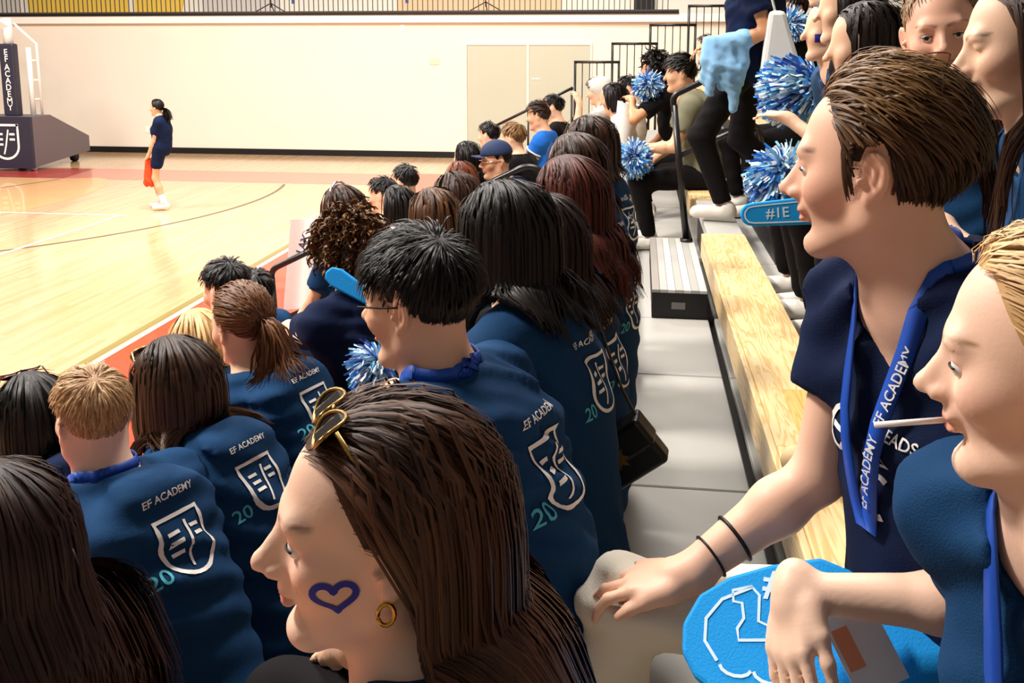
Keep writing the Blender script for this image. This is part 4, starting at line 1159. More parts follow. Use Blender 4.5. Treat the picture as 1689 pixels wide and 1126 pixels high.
        for i, (sh, el, w, sp) in enumerate(arms):
            q = b**0.7*(0.92 if fem else 1.0)
            e_ = sh+(el-sh)*min(sleeve, 1.0)
            sv.cone(sh, e_, 0.062*q+0.006, 0.064*q+0.008, 0.04, cut1=not long_sleeve, fold=fold_fn(seed+7+i, fold*0.8))
            if long_sleeve:
                sv.cone(e_, el, 0.055*q+.006, 0.050*q+.006, 0.03); sv.cone(el, el*0.12+w*0.88, 0.052*q+.004, 0.038*q+.004, 0.03, cut1=True, fold=fold_fn(seed+7+i, fold*0.8))
        sv.cone(k.N0+A_([0, 0, -0.035])+k.f*0.008, k.N1+A_([0, 0, 0.05]), neck_cut*b**.4, neck_cut*b**.4, 0.012, 'sub')
        sv.cone(k.N0+A_([0, 0, -0.01]), k.N0+k.f*0.12+A_([0, 0, -0.005]), 0.05, 0.05, 0.02, 'sub')
        if vneck: sv.cone(k.N0+k.f*0.07+A_([0, 0, 0.0]), k.sp(1-vneck)+k.f*0.135*b, 0.055, 0.012, 0.01, 'sub')
        if not stand: sv.halfspace(k.seat+A_([0, 0, 0.004]), (0, 0, -1))
        else: sv.halfspace(k.P+A_([0, 0, -0.11]), (0, 0, -1))
        V, F = sv.mesh(); V = smooth_np(V, F, 1, 0.35)
        so = mesh_np('shirt', V-org, F, shirt, root); k.shirt = so; k.sv = sv
        if prints:
            c = k.sp(pr_up)-k.f*0.02-org; up = nrm(k.sp(min(pr_up+0.12, 1))-k.sp(pr_up-0.12)); uy = up; ux = -k.l
            bv = bvh_of(so); L = {'near': 0.008, 'good': 0.009, 'mid': 0.014, 'far': 0.02}[res]
            def pr(nm, VF, dx, dz, m_): wrap_print(nm, VF, c+ux*(dx+pr_side)+uy*dz-k.f*0.0, ux, uy, bv, m_, L=L, parent=so)
            pr('shield_print', shield2d(0.128*pr_scale), 0.0, 0.0, M_PRINT)
            if res != 'far':
                pr('number_print', text_mesh('20', 0.046*pr_scale, 0.01), -0.084*pr_scale, -0.042, M_TEAL)
                pr('lettering_print', text_mesh('EF ACADEMY', 0.021*pr_scale, 0.012), 0.0, 0.108*pr_scale, M_PRINT)
    # ---- trousers or shorts
    if trousers is not None:
        pp = np.array([k.P+0.24, k.P-0.24]+[x+0.11 for x in k.knee+k.ank]+[x-0.11 for x in k.knee+k.ank])
        tv = Vol(pp.min(0), pp.max(0), {'near': 0.015, 'good': 0.019, 'mid': 0.024, 'far': 0.030}[res])
        ff = fold_fn(seed+3, fold*0.8, 75)
        R0 = np.stack([k.f, k.l, A_([0, 0, 1.])], 1)
        tv.ell(k.P, A_([0.116*b, 0.168*b, 0.112]), R0, 0.04)
        for i in (0, 1):
            e_ = k.hip[i]*0.35+k.knee[i]*0.65 if bare_legs else k.knee[i]
            tv.cone(k.hip[i], e_, 0.088*b, (0.085 if bare_legs else 0.066)*b, 0.05, fold=ff, cut1=bare_legs)
            if not bare_legs: tv.cone(k.knee[i], k.ank[i]+A_([0, 0, 0.02]), 0.066*b, 0.052, 0.03, fold=ff, cut1=True)
        if not stand: tv.halfspace(k.seat+A_([0, 0, 0.002])+0*k.f, (0, 0, -1)) if False else None
        V, F = tv.mesh(); V = smooth_np(V, F, 1, 0.35)
        k.tv = tv; Ft = [F]
        if shirt is not None: V, Ft, _ = coarsen(V, F, sdf_at(k.sv, V) < -0.012, 0.05)
        mesh_np('trousers' if not bare_legs else 'shorts', V-org, Ft, trousers, root)
    hid = np.zeros(len(bodyV), bool)
    if shirt is not None: hid |= sdf_at(k.sv, bodyV) < -0.010
    if trousers is not None: hid |= sdf_at(k.tv, bodyV) < -0.006
    bodyV, Fb, bodyC = coarsen(bodyV, bodyF, hid, 0.05, bodyC)
    body = mesh_np('body', bodyV-org, Fb, skin_mat(), root, colors=bodyC)
    # ---- shoes
    if shoes_on:
        for i in (0, 1):
            a = k.ank[i]; zf = zdeck if not stand or not legs else a[2]-0.075
            hh = {'near': .016, 'good': .016, 'mid': .016, 'far': .02}[res]
            fd = nrm(k.f+k.l*(0.15 if i == 0 else -0.15))
            bv_ = Vol(A_([a[0]-.24, a[1]-.24, zf-.02]), A_([a[0]+.24, a[1]+.24, zf+.15]), hh)
            heel = A_([a[0], a[1], zf+0.045])-fd*0.035; toe = A_([a[0], a[1], zf+0.036])+fd*0.145
            bv_.cone(heel, toe, 0.044, 0.040, 0.02); bv_.cone(heel+A_([0, 0, 0.03])+fd*0.02, a+A_([0, 0, 0.0]), 0.044, 0.046, 0.03, cut1=True)
            bv_.halfspace((0, 0, zf+0.004), (0, 0, -1)); V, F = bv_.mesh()
            mesh_np('shoe', V-org, F, shoes, root)
    k.coll = [(k.sp(0.72), np.stack([k.f, k.l, k.t], 1), A_([0.118*b, 0.178*b, 0.20])+0.012),
              (k.sp(0.80)-k.f*0.035, np.stack([k.f, k.l, k.t], 1), A_([0.085*b, 0.150*b, 0.13])+0.014),
              (k.S+A_([0, 0, -0.02]), np.stack([k.f, k.l, A_([0, 0, 1.])], 1), A_([0.068*b, 0.205*b, 0.066])+0.012),
              (k.sp(0.35), np.stack([k.f, k.l, k.t], 1), A_([0.125*b, 0.165*b, 0.22])+0.012)]
    if hairf: hairf(k)
    if key: PEOPLE[key] = k
    return k

def H_(kind, cols, n=900, seg=12, w=0.0022, seed=1, **kw):
    long_ = kind != 'short'
    n = int(n*(0.43 if n > 1000 else 0.75)); seg = max(5, int(round(seg*0.68))) if long_ else seg; w = w*(2.1 if n > 450 else 1.35)*(1.0 if long_ else 0.8)
    def fn(k): k.hair = hair(k.root, k.org, k.H, k.Rh, k.hs, kind, n, seg, w, cols, 'hair_strands', seed, svol=getattr(k, 'sv', None) if kind != 'short' else None, **kw)
    return fn
BLACKH = ('080606', '1F1511'); DKBROWN = ('1C0F0A', '4A2E1E'); BROWN = ('2A170E', '6A4528'); LTBROWN = ('5A3A20', 'A97F4E'); BLOND = ('B98A4E', 'EBCB96'); REDBR = ('2A0F0A', '6A2E1C')
SANDY = ('94693F', 'D6B082')

def ribbon_np(P, N, w, th=0.0016):
    """A flat band along P, lying across the normals N, half width w."""
    T = np.gradient(P, axis=0); T /= np.linalg.norm(T, axis=1)[:, None]; N = N-T*(N*T).sum(1)[:, None]; N /= np.linalg.norm(N, axis=1)[:, None]+1e-9
    B = np.cross(T, N); n = len(P)
    V = np.vstack([P-B*w+N*th, P+B*w+N*th, P+B*w-N*th, P-B*w-N*th]); i = np.arange(n-1)
    F = np.vstack([np.stack([a*n+i, b*n+i, b*n+i+1, a*n+i+1], -1) for a, b in ((0, 1), (1, 2), (2, 3), (3, 0))]+[[[0, n, 2*n, 3*n]], [[n-1, 4*n-1, 3*n-1, 2*n-1]]])
    return V, F
def lanyard(k, front=None, w=0.012, m=None):
    """A ribbon round the neck, over the collar and down both sides of the chest."""
    nr = 1.0 if k.fem else 1.14
    pts = []
    for u in np.linspace(-1, 1, 23):
        a = u*math.pi*0.60
        pts.append(k.N0+A_([0, 0, 0.004+0.016*math.cos(a)])-k.f*(0.060*nr*math.cos(a)-0.004)+k.l*0.068*nr*math.sin(a))
    end = k.sp(0.42)+k.f*0.155*k.b
    path = catmull(np.vstack([[end-k.l*0.008], [k.sp(0.72)+k.f*0.15-k.l*0.035], pts, [k.sp(0.72)+k.f*0.15+k.l*0.035], [end+k.l*0.008]]), 4)
    for _ in range(5): path = sdf_push(sdf_push(path, k.bvol, 0.004), k.sv, 0.006)
    p2 = path.copy(); p2[1:-1] = (path[:-2]+2*path[1:-1]+path[2:])/4; path = sdf_push(sdf_push(p2, k.bvol, 0.004), k.sv, 0.006)
    ax = np.where((path[:, 2] > k.N0[2]-0.05)[:, None], k.N0[None], k.sp(0.7)[None]); N = path-ax; N[:, 2] *= 0.35
    N[1:-1] = (N[:-2]+N[1:-1]+N[2:])/3
    V, F = ribbon_np(path-k.org, N, w)
    return mesh_np('lanyard', V, F, m or C_ROYAL, k.root)
# ------------------------------------------------------------------ small things people wear, hold or keep
M_GOLD = mat('gold', 'D9A441', 0.28, 0.5, metal=1.0)
M_DARKLENS = mat('dark_lens', '1A1210', 0.12, 0.6)
M_FOAM = mat('blue_foam', '1A98E6', 0.75, 0.2, bump=0.15, bscale=300)
M_FOAMD = mat('deep_blue_foam', '1466AE', 0.75, 0.2, bump=0.15, bscale=300)
M_FOAMW = mat('pale_foam_print', 'D4ECFA', 0.7, 0.2)
M_PAPER = mat('poster_paper', 'EFEAE4', 0.6, 0.3)
M_INK = mat('poster_ink', '33455F', 0.7)
M_LEATHER = mat('black_leather', '0C0A0B', 0.35, 0.5, bump=0.05, bscale=200)
M_BEIGE = cloth_mat('beige_canvas', 'CDBFA2')
M_SKYCLOTH = cloth_mat('sky_blue', '86B4D8')
M_TOTE = cloth_mat('white_tote', 'E9E6E0')

def hp(k, p): return k.H+k.Rh@(A_(p, float)*k.hs)-k.org       # head frame -> root frame
def sunglasses(k, c=(0.035, 0, 0.118), tilt=-55, m=M_GOLD, lens=M_DARKLENS, sc=1.0):
    g = empty('sunglasses'); g.parent = k.root
    RR = frame(0, tilt)
    T = lambda x, y, z: hp(k, A_(c)+RR@(A_([x, y, z])*sc))
    for y in (-1, 1):
        a = np.linspace(0, 2*math.pi, 19); rim = np.array([T(0.004*math.cos(2*t), y*0.033+0.028*math.cos(t), 0.023*math.sin(t)) for t in a])
        tube('rim', rim, 0.0022, m, g, 6)
        bm = bmesh.new(); vs = [bm.verts.new(p) for p in rim[:-1]]; bm.faces.new(vs); bm_obj('lens', bm, lens, g)
        tube('temple_arm', [T(0, y*0.062, 0.012), T(-0.05, y*0.082, 0.006), T(-0.125, y*0.080, -0.004)], 0.0024, m, g, 6)
    tube('bridge', [T(0, -0.007, 0.010), T(0.004, 0, 0.013), T(0, 0.007, 0.010)], 0.002, m, g, 6)
    return g

def pompom(label, c, r, n, seed, flow=(0, 0, -0.4), cols=('1E6FC8', '8CCBEA', 'EAF3F8', '2A3F9E'), handle=None):
    n = int(n*1.5); rng = np.random.RandomState(seed); root = empty('pompom', tuple(c), label, 'pompom', 'blue and white pompoms')
    U = rng.normal(0, 1, (n, 3)); U /= np.linalg.norm(U, axis=1)[:, None]
    m = 6; P = np.zeros((n, m, 3)); D = U.copy(); p = U*0.01*r/0.1
    L = r*rng.uniform(0.75, 1.15, n); wob = rng.normal(0, 1, (n, 3))
    for i in range(m):
        P[:, i] = p; D = D+A_(flow)*0.35+0.42*wob*math.sin(1.7*i+0.5); D /= np.linalg.norm(D, axis=1)[:, None]; p = p+D*(L/(m-1))[:, None]
    T = np.gradient(P, axis=1); sd = np.cross(T, wob[:, None]); sd /= np.linalg.norm(sd, axis=2)[:, :, None]+1e-9
    w = r*0.038*rng.uniform(0.7, 1.3, n)[:, None, None]
    V = np.stack([P-sd*w, P+sd*w], 2).reshape(-1, 3)
    b = (np.arange(n)[:, None]*m+np.arange(m-1)[None])*2
    F = np.stack([b, b+1, b+3, b+2], -1).reshape(-1, 4)
    ci = rng.choice(4, n, p=[0.30, 0.30, 0.34, 0.06]); C = np.array([lin(x) for x in cols])[ci]
    o = mesh_np('streamers', V, F, mat('pompom_foil', '8080ff', 0.35, 0.5, attr=True), root, colors=np.repeat(C, m*2, axis=0), smooth=False)
    o['kind'] = 'stuff'
    tube('handle', [(0, 0, -0.02), (0, 0, 0.02)] if handle is None else handle, 0.012, M_FOAMD, root, 8)
    return root

def foam_shape(name, label, pts, thick, org, ux, uy, m=M_FOAM, prints=(), bevel=0.006, cat='foam hand'):
    """A flat foam cut-out: outline pts (2D), thickness, placed with axes ux, uy."""
    ux = nrm(ux); uy = nrm(A_(uy)-ux*np.dot(ux, uy)); n = np.cross(ux, uy)
    root = empty(name, tuple(org), label, cat)
    bm = bmesh.new(); A = [bm.verts.new(ux*a+uy*b) for a, b in pts]; B = [bm.verts.new(ux*a+uy*b-n*thick) for a, b in pts]
    bm.faces.new(A); bm.faces.new(B[::-1]); q = len(pts)
    for i in range(q): bm.faces.new((A[i], B[i], B[(i+1) % q], A[(i+1) % q]))
    bm_obj('foam_body', bm, m, root, bevel=bevel)
    for VF, dx, dy, mm in prints:
        V, F = VF; P = ux*(V[:, :1]+dx)+uy*(V[:, 1:2]+dy)+n*0.0012
        mesh_np('white_print', P, F, mm, root, smooth=False)
    return root

def sheet(name, label, cat, path, h, m, thick=0.0015, org=None, up=(0, 0, 1), parent=None):
    """A bent sheet: path of points, extruded along up by h."""
    P = catmull(np.asarray(path, float), 5); up = nrm(up)*h; T = np.gradient(P, axis=0); N = np.cross(T, up); N /= np.linalg.norm(N, axis=1)[:, None]; N *= thick/2
    rows = [P+N, P+N+up, P-N+up, P-N]; n = len(P); V = np.vstack(rows)
    F = []
    i = np.arange(n-1)
    for a in range(4):
        b = (a+1) % 4; F.append(np.stack([a*n+i, a*n+i+1, b*n+i+1, b*n+i], -1))
    F = np.vstack(F+[[[0, n, 2*n, 3*n]], [[n-1, 4*n-1, 3*n-1, 2*n-1]]])
    org = V.mean(0)*[1, 1, 0]+[0, 0, V[:, 2].min()] if org is None else A_(org)
    o = mesh_np(name, V-org, F, m, parent, smooth=False, loc=tuple(org))
    if label: tag(o, label, cat)
    return o

def blob_obj(name, prims, h, m, label=None, cat=None, parent=None, org=None, fold=None, cuts=()):
    """A soft thing from round cones and ellipsoids."""
    pts = []
    for p in prims:
        if p[0] == 'c': pts += [A_(p[1])-max(p[3:5])-.02, A_(p[1])+max(p[3:5])+.02, A_(p[2])-max(p[3:5])-.02, A_(p[2])+max(p[3:5])+.02]
        else: pts += [A_(p[1])-max(p[2])-.02, A_(p[1])+max(p[2])+.02]
    pts = np.array(pts); v = Vol(pts.min(0), pts.max(0), h)
    for p in prims:
        if p[0] == 'c': v.cone(p[1], p[2], p[3], p[4], p[5] if len(p) > 5 else 0.02, fold=fold)
        else: v.ell(p[1], p[2], p[3] if len(p) > 3 else None, p[4] if len(p) > 4 else 0.02, fold=fold)
    for q, n_ in cuts: v.halfspace(q, n_)
    V, F = v.mesh(); V = smooth_np(V, F, 1, 0.4)
    org = A_([V[:, 0].mean(), V[:, 1].mean(), V[:, 2].min()]) if org is None else A_(org)
    o = mesh_np(name, V-org, F, m, parent, loc=tuple(org) if parent is None else None)
    if label: tag(o, label, cat)
    return o

# ------------------------------------------------------------------ the crowd: nearest people first
k = person('woman in profile with long brown hair and a blue heart painted on her cheek', (-0.256, 0.85, 1.938), (199, 0, 0), row=1, taz=180, fem=True, hs=0.99, res='near', skin='fair', prints=False,
           seed=11, brows='2a1a12', hairf=H_('long', ('2A1710', '6B4429'), n=6500, seg=20, w=0.0011, seed=5, length=0.46, vol=0.030, lift=0.008, part=0.02, back=0.78, front=-7, wave=0.0012, wfreq=26, cols_tip='3A1D10'), key='heart', hands=False)
sunglasses(k, (0.046, 0.0, 0.120), -50, m=mat('brass_frame', '9A7A42', 0.3, 0.5, metal=0.9), sc=0.92)
# heart painted on the cheek, earring, nose stud
t = np.linspace(0, 2*math.pi, 41)[:-1]
hx = 16*np.sin(t)**3; hy = 13*np.cos(t)-5*np.cos(2*t)-2*np.cos(3*t)-np.cos(4*t)
hv = stroke2d(np.column_stack([hx, hy])*0.00125, 0.0068, True)
bodyo = [c for c in k.root.children if c.name.startswith('body')][0]
uxh = k.Rh@nrm((-1, 0.28, 0)); uyh = k.Rh@A_([0.08, 0, 1.])
wrap_print('face_paint_heart', hv, hp(k, (0.040, 0.05, -0.036)), uxh, uyh, bodyo, mat('blue_face_paint', '3A3A9E', 0.7, 0.2), L=0.006, off=0.0008, parent=bodyo)
tube('earring', [hp(k, (-0.004+0.008*math.cos(a), 0.083, -0.048+0.011*math.sin(a))) for a in np.linspace(0, 6.0, 14)], 0.0022, M_GOLD, k.root, 8)
bm = bmesh.new(); bmesh.ops.create_icosphere(bm, subdivisions=2, radius=0.0018); bm_obj('nose_stud', bm, mat('silver', 'E4E2E0', 0.2, 0.5, metal=1.0), k.root, smooth=True, loc=tuple(hp(k, (0.102, 0.0165, -0.034))))

# a dark lock of hair on the far side of her face
rng = np.random.RandomState(3); ctrl = np.array([(0.055, -0.074, 0.0), (0.090, -0.066, -0.030), (0.100, -0.058, -0.052), (0.084, -0.060, -0.078), (0.078, -0.066, -0.110)])
pl = np.stack([catmull(ctrl+rng.normal(0, 0.0045, (5, 3))+rng.normal(0, 0.004, 3), 4) for _ in range(60)], 0)
pl = np.stack([[hp(k, q) for q in p] for p in pl], 0); V, F = strands_mesh(pl, np.full(60, 0.0018), np.broadcast_to(k.Rh[:, 0]*0.5+k.Rh[:, 1], pl.shape))
lk = mesh_np('hair_lock', V, F, M_BLACK, k.root); lk['kind'] = 'stuff'

k = person('young man with short black hair and blue lanyard seen from behind, left ear showing', (-0.387, 1.58, 1.961), (162, 6, 0), row=1, taz=163, b=1.08, res='near', skin='light',
           seed=21, fold=0.010, hairf=H_('short', ('080606', '1E1512'), n=5600, seg=8, w=0.0011, seed=7, vol=0.022, top_len=0.075, side_len=0.045, lift=0.35, nape_min=0.4), key='asian', pr_scale=0.95)
lanyard(k)
tube('glasses_arm', [hp(k, (0.085, 0.068, 0.006)), hp(k, (0.03, 0.081, 0.008)), hp(k, (-0.012, 0.083, 0.010))], 0.0018, M_BLACK, k.root, 6)

k = person('man with swept brown hair and blue lanyard resting one hand on his knee', (0.310, 1.27, 2.258), (157, 4, 0), seat=(0.475, 1.29, 1.44), taz=204, b=1.03, shw=0.82, soff=(0.035, 0, 0), res='near', skin='EDBCA0', prints=False, trousers=C_CREAM, shirt=C_NAVYD, sleeve=0.55,
           seed=31, fold=0.010, stubble=0.25, vneck=0.34, legs=[((0.08, 0.97, 1.10), (-1, -0.4, 1)), ((-0.05, 1.44, 1.10), (-1, 0.1, 1))],
           armR=dict(w=(0.085, 1.35, 1.605), pole=(0.6, 0.0, -0.6), d=(-0.9, 0.25, -0.30), n=(-0.3, -0.1, 1), side=(0, -1, 0), curl=(10, 28, 18), show=True, thumb=20), armL=dict(w=(0.62, 1.02, 1.56), pole=(1, -0.2, -0.2)),
           hairf=H_('short', ('1E110B', '5C3C24'), n=7500, seg=10, w=0.0010, seed=9, vol=0.026, top_len=0.105, side_len=0.070, lift=0.40, flowdir=(-0.7, 0.1, 0.2), topcol='9C7448', nape_min=0.95), key='man', neck_cut=0.078)
lanyard(k, w=0.012)
for i, (u, r) in enumerate(((0.80, 0.0335), (0.62, 0.0365))):
    sh, el, w, sp = k.arms[1]; c = el+(w-el)*u; ax = nrm(w-el); a1 = nrm(np.cross(ax, (0, 0, 1))); a2 = np.cross(ax, a1)
    ring = [c+r*(a1*math.cos(a)+a2*math.sin(a))+ax*0.010*math.sin(a+1) for a in np.linspace(0, 2*math.pi, 25)]
    br = tube('bracelet', np.array(ring)-k.org, 0.0022 if i == 0 else 0.0032, M_BLACK, k.root, 6); br['label'] = ['thin black cord bracelet', 'black beaded bracelet'][i]

k = person('blonde woman in profile with hair tied back, a white stick in her mouth', (0.361, 0.82, 2.148), (157, 6, 0), row=2, taz=208, fem=True, hs=0.92, res='near', skin='F2C8AE', prints=False, shirt=C_NAVY,
           seed=41, fold=0.010, sleeve=0.55, armL=dict(w=(0.45, 0.55, 1.6)), armR=dict(w=(0.213, 1.15, 1.715), pole=(0.7, 0.6, -0.8), d=(-0.15, -0.65, -0.75), n=(-0.75, -0.35, 0.5), side=(0, -1, 0), curl=(22, 24, 16), show=True, thumb=25), brows='8a6238', b=0.96,
           hairf=H_('pony', BLOND, n=5200, seg=12, w=0.0010, seed=3, vol=0.014, tie=(-0.105, 0, -0.02), tail=0.06, front=-3), key='blonde', seat=(0.56, 0.86, 1.44), shw=0.92)
lanyard(k)
tube('white_stick', [hp(k, (0.098, 0.004, -0.063)), hp(k, (0.160, 0.03, -0.066))], 0.0030, mat('white_plastic', 'F4F1EC', 0.4), k.root, 8)
tube('earring', [hp(k, (-0.006+0.014*math.cos(a), 0.082, -0.058+0.018*math.sin(a))) for a in np.linspace(0, 6.0, 16)], 0.0026, mat('cream_hoop', 'E9D6A8', 0.3), k.root, 8)

k = person('boy with short sandy blond hair and blue lanyard, back to the camera', (-1.198, 1.82, 1.593), (145, 4, 0), row=0, taz=157, b=0.97, hs=0.91, res='good', skin='fair',
           seed=51, fold=0.010, hairf=H_('short', SANDY, n=4200, seg=6, w=0.0012, seed=8, vol=0.012, top_len=0.05, side_len=0.026, lift=0.25), key='boy', pr_scale=0.98)
lanyard(k)
person('woman with very long dark brown hair at the bottom left corner', (-1.010, 1.25, 1.640), (160, 5, 0), row=0, taz=158, fem=True, b=0.84, seat_dx=-0.12, res='mid', skin='light', prints=False,
       seed=61, hairf=H_('long', ('160A07', '3C2116'), n=5200, seg=20, w=0.0014, seed=2, length=0.52, vol=0.030, backp=0.40, backx=0.17, wave=0.002, wfreq=24, cols_tip='2A130C'))
k = person('woman with long dark streaked hair and sunglasses on her head, white trousers', (-1.177, 2.15, 1.552), (155, 8, 0), row=0, taz=159, fem=True, res='good', skin='light', trousers=C_CREAM, seed=71, fold=0.010, pr_scale=0.95,
           hairf=H_('long', ('140B08', '4A3020'), n=3600, seg=16, w=0.0017, seed=12, length=0.32, vol=0.024, wave=0.003, wfreq=28, cols_tip='5A3C22'), detail=True)
sunglasses(k, (0.075, 0, 0.085), -30, m=mat('gilt', 'C9B27A', 0.3, metal=0.8))
k = person('woman with curly brown ponytail in navy tee', (-1.194, 2.60, 1.567), (150, 10, 0), row=0, taz=160, fem=True, res='good', skin='light', seed=81, fold=0.008, pr_scale=0.95,
           hairf=H_('pony', ('3A2013', '8A5A34'), n=2600, seg=16, w=0.0016, seed=4, vol=0.016, tie=(-0.105, 0, 0.02), tail=0.24, wave=0.006, wfreq=60))
k = person('woman with straight black hair and sunglasses on her head by the left edge', (-1.809, 2.45, 1.314), (150, 5, 0), row=-1, taz=150, fem=True, res='mid', skin='tan', seed=91, shirt=C_NAVYD, prints=False,
           hairf=H_('long', BLACKH, n=2200, seg=14, w=0.002, seed=14, length=0.36, vol=0.022))
sunglasses(k, (0.045, 0, 0.118), -60, m=M_BLACK)
person('woman with long blond hair half hidden behind the ponytail woman', (-1.702, 3.30, 1.268), (150, 5, 0), row=-1, taz=150, fem=True, res='mid', seed=92, prints=False, hairf=H_('long', BLOND, n=1600, seg=14, w=0.0024, seed=15, length=0.30, vol=0.020, wave=0.004))
person('man with short black hair in blue tee beside the ponytail woman', (-1.716, 3.60, 1.393), (160, 8, 0), row=-1, taz=153, b=1.15, seat_dx=0.09, res='good', seed=93, prints=False, detail=False, fold=0.010, hairf=H_('short', BLACKH, n=2200, seg=6, w=0.0018, seed=16, vol=0.018, top_len=0.06, side_len=0.035, lift=0.3))
person('person with dark hair hidden behind the black haired man by the handrail', (-1.744, 3.9, 1.277), (160, 8, 0), row=-1, taz=150, res='mid', seed=94, prints=False, hairf=H_('short', BLACKH, n=900, seg=6, w=0.003, seed=17, vol=0.02, top_len=0.07, side_len=0.05, lift=0.3))
k = person('woman with a mass of brown curly hair in dark navy polo', (-1.000, 3.05, 1.700), (145, 2, 0), row=0, taz=150, fem=True, b=1.08, res='good', detail=False, seed=95, shirt=C_NAVYD, prints=False, skin='light', fold=0.008,
           armL=dict(w=(-1.40, 3.42, 1.30)), hairf=H_('curly', ('24130B', '8A5C30'), n=2600, seg=20, w=0.0022, seed=18, length=0.14, wave=0.007, blunt=0.4))
sv = [c for c in k.root.children if c.name.startswith('shirt')][0]
sh, el, w, sp = k.arms[0]; mid = sh*0.45+el*0.55
wrap_print('sleeve_print', merge2d([bar2d(-.028, .028, 0.006, .007), bar2d(-.028, .016, -0.010, .005), bar2d(-.006, .006, 0.026, .012)]), mid-k.org, nrm(A_([1, 0.05, 0.0])), (0, 0, 1), sv, M_PRINT, L=0.01)
k = person('person with dark hair and a silver clip band behind the curly haired woman', (-1.469, 4.4, 1.60), (165, 5, 0), row=-1, taz=160, fem=True, res='mid', seed=96, prints=False, hairf=H_('long', DKBROWN, n=900, seg=10, w=0.003, seed=19, length=0.2, vol=0.02))
tube('hair_band', [hp(k, (0.0, 0.095*math.cos(a), 0.034+0.108*math.sin(a))) for a in np.linspace(0.1, 3.04, 16)], 0.006, mat('silver', 'E4E2E0', 0.2, metal=1.0), k.root, 6)
# the row of backs in front of the camera, going away
k = person('woman with long straight black hair in navy tee with shield print', (-0.295, 2.02, 1.989), (148, 8, 0), row=1, taz=164, fem=True, res='good', detail=False, skin='light', seed=101, fold=0.010, pr_scale=0.9, armL=dict(w=(-0.60, 2.17, 1.56)),
           hairf=H_('long', ('070505', '231814'), n=4200, seg=16, w=0.0016, seed=20, length=0.27, vol=0.030, lift=0.006, part=-0.03), key='blk')
k = person('woman with long dark hair and a black bag strap, mostly hidden behind her neighbour', (-0.25, 2.35, 1.908), (150, 8, 0), row=1, taz=164, fem=True, res='good', detail=False, seed=102, fold=0.010, pr_scale=0.9,
           hairf=H_('long', ('120A08', '3A241A'), n=2600, seg=16, w=0.0018, seed=21, length=0.27, vol=0.024), key='bag')
k = person('woman with long reddish brown hair in navy tee', (-0.211, 2.75, 1.964), (150, 6, 0), row=1, taz=164, fem=True, b=1.08, res='good', detail=False, seed=103, fold=0.010, pr_scale=0.9,
           hairf=H_('long', REDBR, n=3600, seg=16, w=0.0017, seed=22, length=0.34, vol=0.026, wave=0.002), key='red')
person('woman with dark brown hair parted in the middle, white shoulder print', (-0.239, 3.40, 1.97), (155, 6, 0), row=1, taz=163, fem=True, res='mid', seed=104, fold=0.010, hairf=H_('long', DKBROWN, n=1800, seg=12, w=0.0024, seed=23, length=0.22, vol=0.024))
person('person with tousled dark brown hair, last of the near row before the aisle', (-0.219, 3.95, 1.99), (155, 6, 0), row=1, taz=163, fem=True, res='mid', seed=105, fold=0.010, hairf=H_('long', DKBROWN, n=1600, seg=12, w=0.0026, seed=24, length=0.18, vol=0.03, wave=0.003))
# ------------------------------------------------------------------ people further down the rows
FH = lambda kind, cols, sd, n=420, **kw: H_(kind, cols, n=n, seg=kw.pop('seg', 8), w=kw.pop('w', 0.0045), seed=sd, **kw)
SHORT = dict(vol=0.018, top_len=0.06, side_len=0.04, lift=0.3, seg=5)
person('young man with short black hair in profile beside the girl in white', (-1.797, 6.3, 1.358), (175, 4, 0), row=-1, res='far', seed=201, shirt=C_WHITE, prints=False, hairf=FH('short', BLACKH, 31, **SHORT))
person('girl with long black hair in a white and teal shirt at the front row', (-1.638, 6.1, 1.339), (165, 8, 0), row=-1, fem=True, res='far', seed=202, shirt=C_WHITE, prints=False, hairf=FH('long', BLACKH, 32, length=0.28, vol=0.02, n=600))
person('person with thick black hair in a white shirt at the front row', (-1.73, 6.7, 1.396), (150, 4, 0), row=-1, res='far', seed=203, shirt=C_GREY, prints=False, hairf=FH('short', BLACKH, 33, **SHORT))
person('person with wavy brown hair just beyond the black haired woman', (-0.982, 4.3, 1.612), (150, 4, 0), row=0, fem=True, res='mid', seed=204, prints=False, hairf=FH('long', BROWN, 34, length=0.22, vol=0.026, wave=0.006, n=900, w=0.003))
person('person with loose wavy dark brown hair above the black haired woman', (-0.955, 4.7, 1.636), (150, 4, 0), row=0, fem=True, res='mid', seed=205, prints=False, hairf=FH('long', DKBROWN, 35, length=0.2, vol=0.03, wave=0.006, n=900, w=0.003))
person('person with short reddish hair left of the man in the cap', (-1.259, 6.4, 1.472), (150, 4, 0), row=-1, fem=True, res='far', seed=206, prints=False, hairf=FH('bob', ('3A1408', '8A4420'), 36, length=0.12, vol=0.02))
k = person('man in a navy cap and glasses looking over his shoulder', (-0.954, 6.15, 1.638), (205, 4, 0), row=0, taz=160, b=1.1, res='mid', seed=207, shirt=C_NAVYD, prints=False, stubble=0.4, detail=True, eye=False, skin='warm', hairf=FH('short', BLACKH, 37, n=500, w=0.003, vol=0.006, top_len=0.02, side_len=0.02, seg=4))
blob_obj('cap', [('e', k.H+k.Rh@A_([-0.008, 0, 0.052]), (0.112, 0.093, 0.092), k.Rh)], 0.008, mat('navy_cap', '1B2A4E', 0.8), parent=k.root, org=k.org, cuts=[(k.H+k.Rh@A_([0, 0, 0.045]), -k.Rh[:, 2]+0.0*k.Rh[:, 0])])
bm = bmesh.new(); bp = [k.H+k.Rh@A_([0.085+0.085*math.cos(a), 0.075*math.sin(a), 0.052-0.012*math.sin(a)**2]) for a in np.linspace(-1.5, 1.5, 13)]
